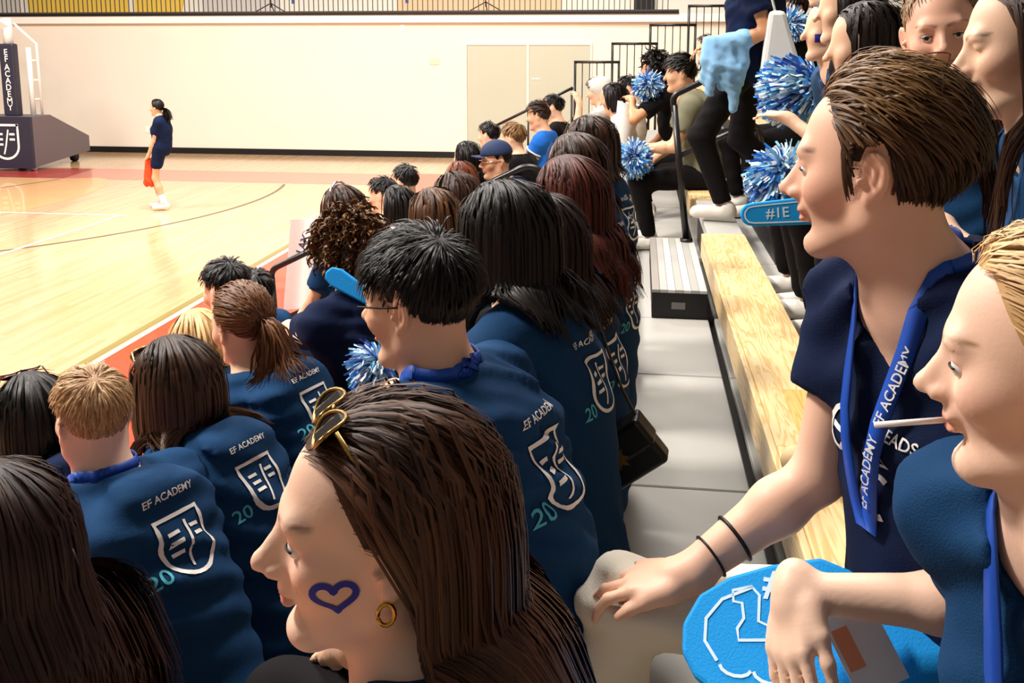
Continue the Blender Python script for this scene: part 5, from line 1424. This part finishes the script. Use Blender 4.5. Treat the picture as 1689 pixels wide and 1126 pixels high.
top = [bm.verts.new(p-k.org) for p in bp]; bot = [bm.verts.new(p-k.org-k.Rh[:, 2]*0.006) for p in bp]
bm.faces.new(top); bm.faces.new(bot[::-1])
for i in range(len(top)): bm.faces.new((top[i], bot[i], bot[(i+1) % len(top)], top[(i+1) % len(top)]))
bm_obj('cap_brim', bm, mat('navy_cap', '1B2A4E', 0.8), k.root)
tube('glasses_arm', [hp(k, (0.10, -0.06, 0.006)), hp(k, (0.095, 0, 0.010)), hp(k, (0.098, 0.06, 0.006)), hp(k, (-0.01, 0.084, 0.006))], 0.003, mat('silver', 'E4E2E0', 0.2, metal=1.0), k.root, 6)
person('person with black hair just left of the cap, before the wall', (-1.399, 7.4, 1.51), (160, 4, 0), row=-1, res='far', seed=208, prints=False, shirt=C_BLACK, hairf=FH('long', BLACKH, 38, length=0.14, vol=0.02))
person('person with black hair low before the green door', (-1.404, 8.6, 1.561), (160, 4, 0), row=-1, res='far', seed=209, prints=False, hairf=FH('short', BLACKH, 39, **SHORT))
person('person with light brown hair in a black shirt before the door', (-1.009, 7.4, 1.664), (165, 2, 0), row=0, b=1.05, res='far', seed=210, shirt=C_BLACK, prints=False, hairf=FH('short', LTBROWN, 40, vol=0.02, top_len=0.07, side_len=0.05, lift=0.2, seg=5))
k = person('young man with dark hair in a bright blue and white jersey in profile', (-0.889, 8.2, 1.781), (172, 6, 0), row=0, res='mid', seed=211, shirt=C_BRIGHT, prints=False, skin='warm', hairf=FH('short', DKBROWN, 41, vol=0.02, top_len=0.08, side_len=0.05, lift=0.3, seg=5, flowdir=(0.8, 0, 0.3)))
sh, el, w, sp = k.arms[0]
for u, mm in ((0.35, C_WHITE), (0.45, mat('jersey_gold', 'E0B04A', 0.8))):
    c = sh+(el-sh)*u; ax = nrm(el-sh); a1 = nrm(np.cross(ax, (0.3, 1, 0))); a2 = np.cross(ax, a1)
    tube('sleeve_stripe', np.array([c+0.074*(a1*math.cos(a)+a2*math.sin(a)) for a in np.linspace(0, 2*math.pi, 19)])-k.org, 0.008, mm, k.root, 6)
person('person with dark hair sitting behind the blue jersey', (-0.825, 8.9, 1.809), (172, 4, 0), row=0, res='far', seed=212, shirt=C_BLACK, prints=False, hairf=FH('short', BLACKH, 42, **SHORT))
person('woman with chin length black hair in a white shirt looking down', (-0.226, 7.8, 1.97), (178, 14, 0), row=1, fem=True, res='mid', seed=213, shirt=C_WHITE, prints=False, skin='warm', trousers=C_CREAM, armL=dict(w=(-0.52, 7.70, 1.52)), hairf=FH('bob', BLACKH, 43, length=0.16, vol=0.024, n=700))
k = person('person with a white towel over the head leaning on one hand', (-0.412, 9.1, 1.965), (178, 14, 0), row=1, res='far', seed=214, shirt=C_GREY, prints=False, trousers=C_CREAM, armL=dict(w=(-0.58, 9.02, 1.86), pole=(-0.3, -0.2, -1)), hairf=FH('short', BLACKH, 44, **SHORT))
blob_obj('towel', [('e', k.H+A_([0.02, 0, 0.05]), (0.125, 0.11, 0.095)), ('c', k.H+A_([0.06, 0, 0.02]), k.H+A_([0.09, 0, -0.16]), 0.09, 0.07, 0.05)], 0.012, C_WHITE, parent=k.root, org=k.org)
k = person('person in a pale grey shirt with a black shoulder strap', (-0.116, 9.3, 1.981), (175, 12, 0), row=1, res='far', b=1.05, seed=215, shirt=C_GREY, prints=False, trousers=C_CREAM, hairf=FH('short', BLACKH, 45, **SHORT))
tube('bag_strap', np.array([k.S+k.l*0.12+A_([0, 0, 0.045]), k.sp(0.8)-k.f*0.16+k.l*0.06, k.sp(0.4)-k.f*0.15-k.l*0.04])-k.org, 0.012, M_BLACK, k.root, 6)
k = person('young man in an olive tee and black trousers with a pompom by the handrail', (0.27, 6.45, 2.216), (180, 4, 0), row=2, taz=184, b=1.05, res='mid', detail=False, seed=216, shirt=C_OLIVE, prints=False, skin='warm', armL=dict(w=(-0.02, 6.28, 1.72), pole=(0.3, -0.2, -1)), hairf=FH('short', BLACKH, 46, n=900, w=0.003, vol=0.022, top_len=0.09, side_len=0.06, lift=0.25, seg=6, flowdir=(0.6, 0, 0.2)), key='olive')
person('person with curly dark hair behind a raised pompom', (0.105, 7.5, 2.201), (178, 4, 0), row=2, res='far', seed=217, shirt=C_BLACK, prints=False, skin='tan', armL=dict(w=(-0.06, 7.4, 1.98)), hairf=FH('curly', BLACKH, 47, length=0.14, wave=0.012, seg=10))
# far up the rows behind the aisle and beside the camera
k = person('smiling man with short receding hair looking towards the camera', (0.692, 2.30, 2.440), (255, 3, 8), row=3, taz=225, b=1.08, res='near', skin='ECB69A', prints=False, seed=218, shirt=C_NAVY, stubble=0.55, brows='6a4a30', lips='B0605A', hands=False, hairf=H_('short', ('6A4A2C', 'B08A58'), n=1800, seg=5, w=0.0012, seed=48, vol=0.006, top_len=0.03, side_len=0.015, lift=0.2, front=14))
k = person('woman with long straight brown hair in profile at the right edge', (0.668, 1.75, 2.417), (172, 8, 0), row=3, seat_dx=-0.15, eye=False, taz=170, fem=True, res='near', skin='EAC2A4', prints=False, seed=219, shirt=C_NAVY, armL=dict(w=(0.60, 1.95, 2.06), pole=(0.3, -0.6, -1)), hands=True, hairf=H_('long', ('20110B', '5E3C24'), n=3600, seg=18, w=0.0014, seed=49, length=0.46, vol=0.026, back=0.15))
k = person('woman with dark shoulder length hair in black trousers just beyond the brown haired man', (0.656, 2.90, 2.415), (176, 6, 0), row=3, seat_dx=0.0, taz=170, fem=True, res='mid', skin='light', prints=False, seed=220, shirt=C_BLACK, hairf=H_('bob', ('0C0808', '33231C'), n=2000, seg=12, w=0.0022, seed=50, length=0.17, vol=0.032), key='dk1')
person('person with glossy black hair high behind the brown haired man', (0.743, 3.6, 2.545), (180, 4, 0), row=3, fem=True, res='mid', prints=False, seed=221, shirt=C_BLACK, hairf=H_('long', ('0C0808', '33231C'), n=1200, seg=12, w=0.003, seed=51, length=0.2, vol=0.03))
k = person('woman with a blue square painted on her cheek', (0.763, 4.0, 2.474), (185, 2, 0), row=3, fem=True, res='mid', skin='light', prints=False, seed=222, shirt=C_DENIM, trousers=C_BLACK, armL=dict(w=(0.60, 3.92, 2.12), pole=(0, -0.3, -1)), hairf=H_('long', BLACKH, n=900, seg=10, w=0.003, seed=52, length=0.2, vol=0.02, back=0.5))
bo = [c for c in k.root.children if c.name.startswith('body')][0]
wrap_print('face_paint_square', bar2d(-.018, .018, 0, .032, 6), hp(k, (0.05, 0.05, -0.03)), k.Rh@A_([-1, 0.3, 0]), k.Rh@A_([0, 0, 1.]), bo, mat('blue_face_paint', '3A3A9E', 0.7, 0.2), L=0.01, off=0.002, parent=bo)
person('person with a bright face and dark clothes beyond the tote bag', (0.95, 6.25, 2.62), (215, 2, 0), row=3, taz=200, res='mid', skin='light', prints=False, seed=223, shirt=C_BLACK, armL=dict(w=(0.80, 6.05, 2.62), pole=(0, -0.3, -1), d=(-0.7, 0, 0.6)), hairf=H_('short', DKBROWN, n=700, seg=6, w=0.003, seed=53, vol=0.018, top_len=0.06, side_len=0.04, lift=0.3))
person('person with black hair high up behind the tote bag', (1.25, 7.0, 2.80), (190, 2, 0), row=4, res='far', prints=False, seed=224, shirt=C_BLACK, hairf=FH('short', BLACKH, 54, **SHORT))
person('person in a green shirt behind the smiling man', (1.50, 4.3, 2.86), (200, 4, 0), row=4, res='far', prints=False, seed=225, shirt=cloth_mat('green', '3E7A2E'), hairf=FH('short', DKBROWN, 55, **SHORT))
person('person in dark clothes holding up a phone beside the guard rail', (0.633, 9.3, 2.373), (190, 4, 0), row=3, seat_dx=-0.1, res='far', prints=False, seed=226, shirt=C_BLACK, armL=dict(w=(0.66, 9.05, 2.28), pole=(0.2, -0.2, -1)), hairf=FH('short', DKBROWN, 56, **SHORT), key='phone')
# woman walking up the aisle
k = person('woman in navy tee and black leggings walking up the aisle with a tote bag', (0.57, 5.32, 2.96), (150, 0, 0), seat=(0.60, 5.36, 2.20), taz=160, fem=True, b=1.05, res='good', detail=False, prints=False, skin='tan', shirt=C_NAVYD, trousers=C_BLACK, shoes=C_SHOE, stand=True, seed=230,
           legs=[((0.475, 5.22, 1.52), (-1, 0, 0.2)), ((0.90, 5.50, 1.60), (-0.8, 0.2, 0.3))], zdeck=1.44, armL=dict(w=(0.42, 5.15, 2.40), pole=(1.0, -0.3, -0.6)), armR=dict(w=(0.40, 5.45, 2.42)), hairf=H_('long', DKBROWN, n=900, seg=12, w=0.003, seed=57, length=0.35, vol=0.02), key='walk')
# girl standing on the court
k = person('girl in navy tee standing on the court holding orange cloth', (-6.96, 12.67, 1.50), (178, 2, 0), seat=(-6.93, 12.67, 0.80), taz=192, fem=True, b=0.92, hs=0.95, res='mid', prints=False, skin='warm', shirt=C_NAVYD, trousers=C_NAVYD, bare_legs=True, shoes=C_SHOE, stand=True, seed=231,
           legs=[((-6.88, 12.60, 0.085), (-1, 0, 0.2)), ((-7.02, 12.74, 0.085), (-1, 0, 0.1))], zdeck=0.0, armL=dict(w=(-7.08, 12.55, 0.78), pole=(0.6, -0.3, 0)), armR=dict(w=(-7.10, 12.72, 0.78), pole=(0.6, 0.3, 0)), hairf=H_('pony', BLACKH, n=900, seg=12, w=0.0028, seed=58, vol=0.010, tie=(-0.10, 0, -0.01), tail=0.22), key='girl')
for i in (0, 1):
    a, kn = k.ank[i], k.knee[i]; u = nrm(kn-a)
    V, F, T3 = tube_np([a-u*0.02, a+u*0.06, a+u*0.15], [0.042, 0.040, 0.046], 12); mesh_np('sock', V-k.org, [F, T3], C_SOCK, k.root)
so = k.shirt
wrap_print('chest_print', merge2d([bar2d(-.09, .09, 0.03, .03), bar2d(-.09, .09, -0.03, .03)]), k.sp(0.62)+k.f*0.02-k.org, k.l, (0, 0, 1), so, M_PRINT, L=0.02)
blob_obj('orange_cloth', [('c', (-7.10, 12.62, 0.72), (-7.12, 12.62, 0.42), 0.055, 0.075, 0.02), ('c', (-7.12, 12.62, 0.42), (-7.10, 12.60, 0.36), 0.07, 0.03, 0.02)], 0.012, cloth_mat('orange', 'E8502A'), 'orange red cloth dangling from the standing girl\'s hands', 'cloth', fold=fold_fn(5, 0.018, 60, (1, 0.2, 0)))
# ------------------------------------------------------------------ things held, carried or set down
# black handbag hanging behind the near row
bag = empty('handbag', (-0.035, 2.15, 1.355), 'black leather handbag with gold emblem hanging behind the near row', 'handbag')
bx = nrm((0.74, -0.10, 0.60)); by = nrm(np.cross((0, 1, 0), bx)); by = -by if by[2] < 0 else by; bz = np.cross(bx, by)
def bagbox(name, a0, a1, b0, b1, c0, c1, m, bev=0.008):
    bm = bmesh.new(); vs = []
    for c in (c0, c1):
        for a, b in ((a0, b0), (a1, b0), (a1, b1), (a0, b1)): vs.append(bm.verts.new(bx*a+by*b+bz*c+A_([0.0, 0, 0.09])))
    for f in ((0, 3, 2, 1), (4, 5, 6, 7), (0, 1, 5, 4), (1, 2, 6, 5), (2, 3, 7, 6), (3, 0, 4, 7)): bm.faces.new([vs[i] for i in f])
    return bm_obj(name, bm, m, bag, bevel=bev, bseg=3)
bagbox('bag_body', -0.095, 0.095, -0.085, 0.045, -0.03, 0.03, M_LEATHER, 0.012)
bagbox('flap', -0.097, 0.097, -0.03, 0.048, -0.036, 0.036, M_LEATHER, 0.010)
fz = -0.037 if bz[1] > 0 else 0.037
em = np.array([(0, .016), (.006, .010), (.016, .014), (.010, .004), (.018, -.004), (.008, -.006), (.010, -.018), (0, -.010), (-.010, -.018), (-.008, -.006), (-.018, -.004), (-.010, .004), (-.016, .014), (-.006, .010)])*1.4
bm = bmesh.new(); A = [bm.verts.new(bx*a+by*(b-0.012)+bz*fz+A_([0.0, 0, 0.09])) for a, b in em]; B = [bm.verts.new(Vector(v.co)+Vector(bz*(0.003*np.sign(fz)))) for v in A]
bm.faces.new(A); bm.faces.new(B[::-1])
for i in range(len(A)): bm.faces.new((A[i], B[i], B[(i+1) % len(A)], A[(i+1) % len(A)]))
bm_obj('gold_emblem', bm, M_GOLD, bag)
tube('strap', catmull([bx*0.09+by*0.04+A_([0, 0, .09]), A_([0.005, 0.0, 0.25]), A_([-0.04, 0.03, 0.36]), A_([-0.085, 0.06, 0.47])], 5), 0.006, M_LEATHER, bag, 8, 0.5)

# pompoms
pompom('round blue pompom held by the man in olive', (-0.03, 6.22, 1.66), 0.125, 700, 1, flow=(0, 0, -0.2))
pompom('blue pompom raised before a face next to the man in olive', (0.06, 7.28, 2.10), 0.12, 500, 2, flow=(0, 0, -0.3))
pompom('large blue and white pompom beside the walking woman\'s tote bag', (0.78, 4.75, 2.20), 0.19, 800, 3, flow=(-0.75, 0, -0.25))
pompom('white and blue pompom just above the pointed blue foam finger', (0.53, 3.52, 1.93), 0.13, 800, 4, flow=(-0.2, 0, -0.6))
pompom('small blue pompom high up behind the tote bag', (0.90, 6.0, 2.53), 0.12, 500, 5, flow=(0, 0, -0.3))
pompom('blue and white pompom half hidden beside the black haired young man\'s cheek', (-0.665, 2.23, 1.595), 0.075, 400, 6, flow=(-0.3, 0, -0.7))

# foam finger pointing left
fpts = [(-0.115, 0.0), (-0.11, 0.022), (-0.095, 0.036), (-0.07, 0.041), (0.16, 0.050), (0.16, -0.050), (-0.07, -0.041), (-0.095, -0.036), (-0.11, -0.022)]
outl = stroke2d(np.array([(0.14, 0.036), (0.0, 0.032), (-0.07, 0.029), (-0.088, 0.025), (-0.099, 0.012), (-0.101, 0.0), (-0.099, -0.012), (-0.088, -0.025), (-0.07, -0.029), (0.0, -0.032), (0.14, -0.036)]), 0.005)
foam_shape('foam_finger', 'blue foam finger with pale outline pointing left in the aisle row', fpts, 0.03, (0.475, 3.28, 1.835), (1, 0, 0.10), (0, 0.12, 1), prints=[(outl, 0, 0, M_FOAMW), (text_mesh('#1E', 0.05, 0.01), 0.01, 0, M_FOAMW)], cat='foam finger')
# foam hand lying on the seated man's thigh
hp_ = [(-0.095, -0.055), (-0.10, -0.02), (-0.085, 0.02), (-0.05, 0.05), (0.0, 0.075), (0.06, 0.095), (0.10, 0.085), (0.13, 0.05), (0.20, 0.03), (0.24, -0.02), (0.22, -0.07), (0.15, -0.09)]
sc = []
for i, cx in enumerate((0.115, 0.065, 0.015, -0.035)):
    for a in np.linspace(0.2, math.pi-0.2, 5): sc.append((cx+0.027*math.cos(a), -0.082-0.018*math.sin(a)))
hp_ += sc+[(-0.075, -0.08)]; hp_ = [(a*1.1, b*1.1) for a, b in hp_]
scal = []
for cx in (0.105, 0.06, 0.015, -0.03):
    scal.append(stroke2d([(cx+0.021*math.cos(a), -0.064-0.012*math.sin(a)) for a in np.linspace(0.15, math.pi-0.15, 7)], 0.0045))
inner = stroke2d([(-0.055, -0.062), (-0.075, -0.04), (-0.078, -0.01), (-0.06, 0.02), (-0.02, 0.045)], 0.0045)
one = stroke2d([(-0.025, 0.035), (0.0, 0.045), (0.012, 0.035), (0.015, 0.0), (0.035, -0.005), (0.03, -0.022), (-0.008, -0.03), (-0.012, -0.015), (-0.005, 0.0), (-0.01, 0.02), (-0.022, 0.02)], 0.0042, True)
box_e = stroke2d([(0.04, -0.02), (0.07, -0.012), (0.074, -0.035), (0.044, -0.044)], 0.0042, True)
foam_shape('foam_hand', 'blue foam hand with white outline lying on the seated man\'s thigh', hp_, 0.02, (0.185, 1.205, 1.632), (0.96, -0.28, 0.05), (0.20, 0.72, 0.62), prints=[(merge2d(scal+[inner]), 0, 0, M_FOAMW), (one, -0.022, 0.0, M_FOAMW), (box_e, -0.032, 0.0, M_FOAMW), (text_mesh('#', 0.055, 0.02), 0.010, 0.052, M_FOAMW)])
# second foam hand across the curly haired woman's shoulder
fp2 = [(-0.11, 0.0), (-0.10, 0.025), (-0.07, 0.035), (0.10, 0.02), (0.115, 0.0), (0.10, -0.02), (-0.07, -0.03), (-0.10, -0.02)]
foam_shape('foam_finger', 'bright blue foam finger behind the shoulder of the curly haired woman', fp2, 0.025, (-0.90, 2.80, 1.64), (0.88, -0.1, -0.46), (0.45, 0.3, 0.85), cat='foam finger')
# posters
ps = empty('poster', (-2.30, 6.10, 0.55), 'white paper poster held up before the handrail with small blue writing', 'poster')
so_ = sheet('paper', None, None, [(-0.18, 0.0, 0.0), (-0.09, 0.04, 0.0), (0.0, 0.02, 0.03), (0.14, 0.08, 0.04)], 0.66, M_PAPER, org=(0, 0, 0), up=(0.12, 0.0, 1), parent=ps)
wrap_print('writing', text_mesh('EXIT', 0.05, 0.015) if False else text_mesh('LAX', 0.075, 0.02), (-0.03, 0.0, 0.48), nrm((0.35, 0.1, 0.9)), nrm((-0.9, 0, 0.35)), so_, M_INK, parent=ps, L=0.02)
pr_ = empty('rolled_poster', (-0.10, 7.62, 1.60), 'white rolled paper cone standing before the woman with black bob', 'poster')
V, F, T3 = tube_np([(-0.03, 0, 0.0), (-0.01, 0, 0.15), (0.03, 0, 0.34)], [0.055, 0.085, 0.11], 24); mesh_np('paper_roll', V, [F], M_PAPER, pr_)
# tote bag and jacket of the walking woman
tb = empty('tote_bag', (0.72, 5.08, 2.26), 'white canvas tote bag hanging from the walking woman\'s shoulder', 'tote bag')
prism('bag_body', [(-0.09, 0.0), (0.07, -0.01), (0.115, 0.04), (0.06, 0.20), (0.02, 0.33), (-0.06, 0.33), (-0.075, 0.18)], -0.045, 0.045, M_TOTE, tb, bevel=0.022)
tube('strap', catmull([(-0.02, 0, 0.30), (-0.06, 0.03, 0.46), (-0.10, 0.10, 0.60)], 5), 0.012, M_TOTE, tb, 8, 0.4)
kw = PEOPLE['walk']; el, w = kw.arms[0][1], kw.arms[0][2]
J = [('c', w+A_([-0.03, -0.01, 0.0]), w*0.45+el*0.55+A_([0, 0, 0.0]), 0.060, 0.055, 0.03)]
rj = random.Random(4)
for i, (x, y, L) in enumerate(((-0.06, -0.05, 0.20), (-0.03, -0.065, 0.27), (0.01, -0.06, 0.24), (0.05, -0.055, 0.33), (0.09, -0.04, 0.36), (0.12, -0.03, 0.22), (0.02, 0.03, 0.2), (0.07, 0.04, 0.26))):
    a_ = w+A_([x, y*0.6, 0.03]); J.append(('c', a_, a_+A_([0.02*rj.uniform(-1, 1), y*0.5, -L*0.5]), 0.034, 0.038, 0.012)); J.append(('c', a_+A_([0, y*0.5, -L*0.5]), a_+A_([0.03*rj.uniform(-1, 1.4), y*0.3, -L]), 0.036, 0.024, 0.012))
J.append(('c', w+A_([-0.04, -0.07, -0.07]), w+A_([0.09, -0.075, -0.11]), 0.026, 0.03, 0.012))
blob_obj('jacket', J, 0.010, M_SKYCLOTH, 'pale blue jacket draped over the walking woman\'s forearm', 'jacket', fold=fold_fn(8, 0.008, 120, (1, 0.2, 0.6)))
# phone by the guard rail
phn = empty('phone', (0.62, 9.0, 2.40), 'dark phone in a pale case held up beside the guard rail', 'phone')
bm = box_bm((-0.045, -0.006, -0.085), (0.045, 0.006, 0.085)); bm_obj('phone_case', bm, mat('pale_case', 'D8CFC6', 0.5), phn, bevel=0.005)
bm = box_bm((-0.037, -0.0075, -0.075), (0.037, -0.006, 0.075)); bm_obj('phone_back', bm, M_BLACK, phn)
# things set down on the upper bench beyond the aisle
bt = empty('water_bottle', (1.05, 7.35, 1.74), 'clear water bottle with pale green cap standing on the upper bench', 'bottle')
V, F, T3 = tube_np([(0, 0, 0.0), (0, 0, 0.02), (0, 0, 0.15), (0, 0, 0.18), (0, 0, 0.20)], [0.030, 0.036, 0.036, 0.024, 0.015], 16); mesh_np('bottle_body', V, [F, T3], mat('frosted_plastic', 'DDE6DC', 0.25, 0.5, trans=0.35), bt)
V, F, T3 = tube_np([(0, 0, 0.20), (0, 0, 0.225)], [0.017, 0.017], 14); mesh_np('bottle_cap', V, [F, T3], mat('green_cap', 'A9CFA8', 0.5), bt)
for i, (x, y, lab) in enumerate(((0.98, 6.75, 'crumpled black and white cloth on the upper bench by the bottle'), (1.10, 6.45, 'grey cap lying on the upper bench right of the bottle'))):
    blob_obj('cloth', [('e', (x, y, 1.765), (0.09, 0.12, 0.035)), ('e', (x+0.02, y+0.06, 1.785), (0.05, 0.06, 0.04))], 0.010, (C_BLACK, C_GREY)[i], lab, 'cloth', fold=fold_fn(12+i, 0.012, 80), cuts=[((0, 0, 1.741), (0, 0, -1))])
# beige canvas bag on the upper deck, shoe on the bench
cb = empty('canvas_bag', (0.66, 2.95, 1.32), 'beige canvas bag standing on the deck behind the bench', 'bag')
blob_obj('bag_body', [('e', (0, 0, 0.09), (0.08, 0.11, 0.10)), ('c', (0.0, -0.06, 0.13), (0.0, 0.07, 0.15), 0.05, 0.04, 0.04)], 0.010, M_BEIGE, parent=cb, org=(0, 0, 0), fold=fold_fn(15, 0.014, 70), cuts=[((0, 0, 0.002), (0, 0, -1))])
tube('strap', catmull([(0, -0.07, 0.16), (-0.01, -0.02, 0.25), (0, 0.05, 0.17)], 6), 0.010, M_BEIGE, cb, 8, 0.4)
tube('trim_cord', catmull([(-0.08, -0.06, 0.10), (-0.085, 0.0, 0.15), (-0.07, 0.06, 0.12)], 6), 0.005, M_BLACK, cb, 6)
shx = empty('canvas_shoe', (0.46, 2.02, 1.44), 'tan canvas shoe with dark sole line resting on the pine bench', 'shoe')
blob_obj('upper', [('c', (-0.09, 0.03, 0.045), (0.07, -0.02, 0.05), 0.036, 0.042, 0.02), ('c', (0.06, -0.02, 0.06), (0.07, -0.02, 0.10), 0.04, 0.038, 0.02)], 0.008, mat('tan_shoe', 'D9B98C', 0.7), parent=shx, org=(0, 0, 0), cuts=[((0, 0, 0.012), (0, 0, -1))])
blob_obj('sole', [('c', (-0.09, 0.03, 0.02), (0.07, -0.02, 0.02), 0.040, 0.045, 0.02)], 0.008, mat('dark_sole', '2A1C14', 0.7), parent=shx, org=(0, 0, 0), cuts=[((0, 0, 0.001), (0, 0, -1)), ((0, 0, 0.014), (0, 0, 1))])

# prints and badge on the seated man, lettering on the lanyards and sleeves
km = PEOPLE['man']; bvm = bvh_of(km.shirt)
fx = nrm(km.f)
ux_ = nrm(np.cross((0, 0, 1), fx)); c0 = km.sp(0.60)+km.f*0.06-km.org
for dx, dz, VF in ((-0.07, 0.02, merge2d([stroke2d([(0.022*math.cos(a), 0.03*math.sin(a)) for a in np.linspace(0.4, 5.6, 12)], 0.009), bar2d(-.012, .018, 0.002, .008)])),
                   (0.02, -0.04, merge2d([stroke2d([(0.022*math.cos(a), 0.03*math.sin(a)) for a in np.linspace(0.9, 5.2, 12)], 0.010), stroke2d([(-0.02, 0.05), (0, 0.07), (0.02, 0.05), (-0.02, 0.05)], 0.006)])),
                   (0.05, 0.05, text_mesh('HEADS', 0.022, 0.012))):
    wrap_print('chest_print', VF, c0+ux_*dx+A_([0, 0, dz]), ux_, (0, 0, 1), bvm, M_PRINT, L=0.012, parent=km.shirt)
bdg = empty('name_badge'); bdg.parent = km.root; bdg.location = tuple(A_([0.300, 1.135, 1.655])-km.org)
bm = box_bm((-0.035, -0.001, -0.05), (0.035, 0.001, 0.05)); bmesh.ops.rotate(bm, cent=(0, 0, 0), matrix=Matrix.Rotation(math.radians(-38), 3, 'X') @ Matrix.Rotation(math.radians(-25), 3, 'Y'), verts=bm.verts); bm_obj('badge_card', bm, mat('badge_white', 'E8E4E2', 0.25, 0.5), bdg)
bm = box_bm((-0.030, -0.002, -0.02), (-0.008, -0.0012, 0.03)); bmesh.ops.rotate(bm, cent=(0, 0, 0), matrix=Matrix.Rotation(math.radians(-38), 3, 'X') @ Matrix.Rotation(math.radians(-25), 3, 'Y'), verts=bm.verts); bm_obj('badge_orange_field', bm, mat('badge_orange', 'E8946A', 0.4), bdg)
kb = PEOPLE['blonde']; bvb = bvh_of(kb.shirt); sh, el, w, sp = kb.arms[1]; cc = sh*0.6+el*0.4-kb.org
for dz, tx, sz in ((0.012, 'EF ACAD', 0.020), (-0.014, '2025 KICK', 0.013)):
    wrap_print('sleeve_lettering', text_mesh(tx, sz, 0.012), cc+A_([0.02, -0.05, dz+0.012]), nrm((0.95, 0.25, -0.05)), (0, 0.1, 1), bvb, M_PRINT, L=0.01, parent=kb.shirt)
for key in ('man', 'asian', 'boy', 'blonde'):
    kk = PEOPLE[key]; ly = [c for c in kk.root.children if c.name.startswith('lanyard')][0]
    if key in ('man',):
        a = kk.sp(0.92)+kk.f*0.10+kk.l*0.06-kk.org; b2 = kk.sp(0.50)+kk.f*0.16+kk.l*0.008-kk.org
        d_ = nrm(a-b2); nn = nrm(kk.f)
        wrap_print('lanyard_lettering', text_mesh('EF ACADEMY   EF ACADEMY', 0.019, 0.012), (a+b2)/2, d_, np.cross(nn, d_), ly, M_PRINT, L=0.012, parent=ly)
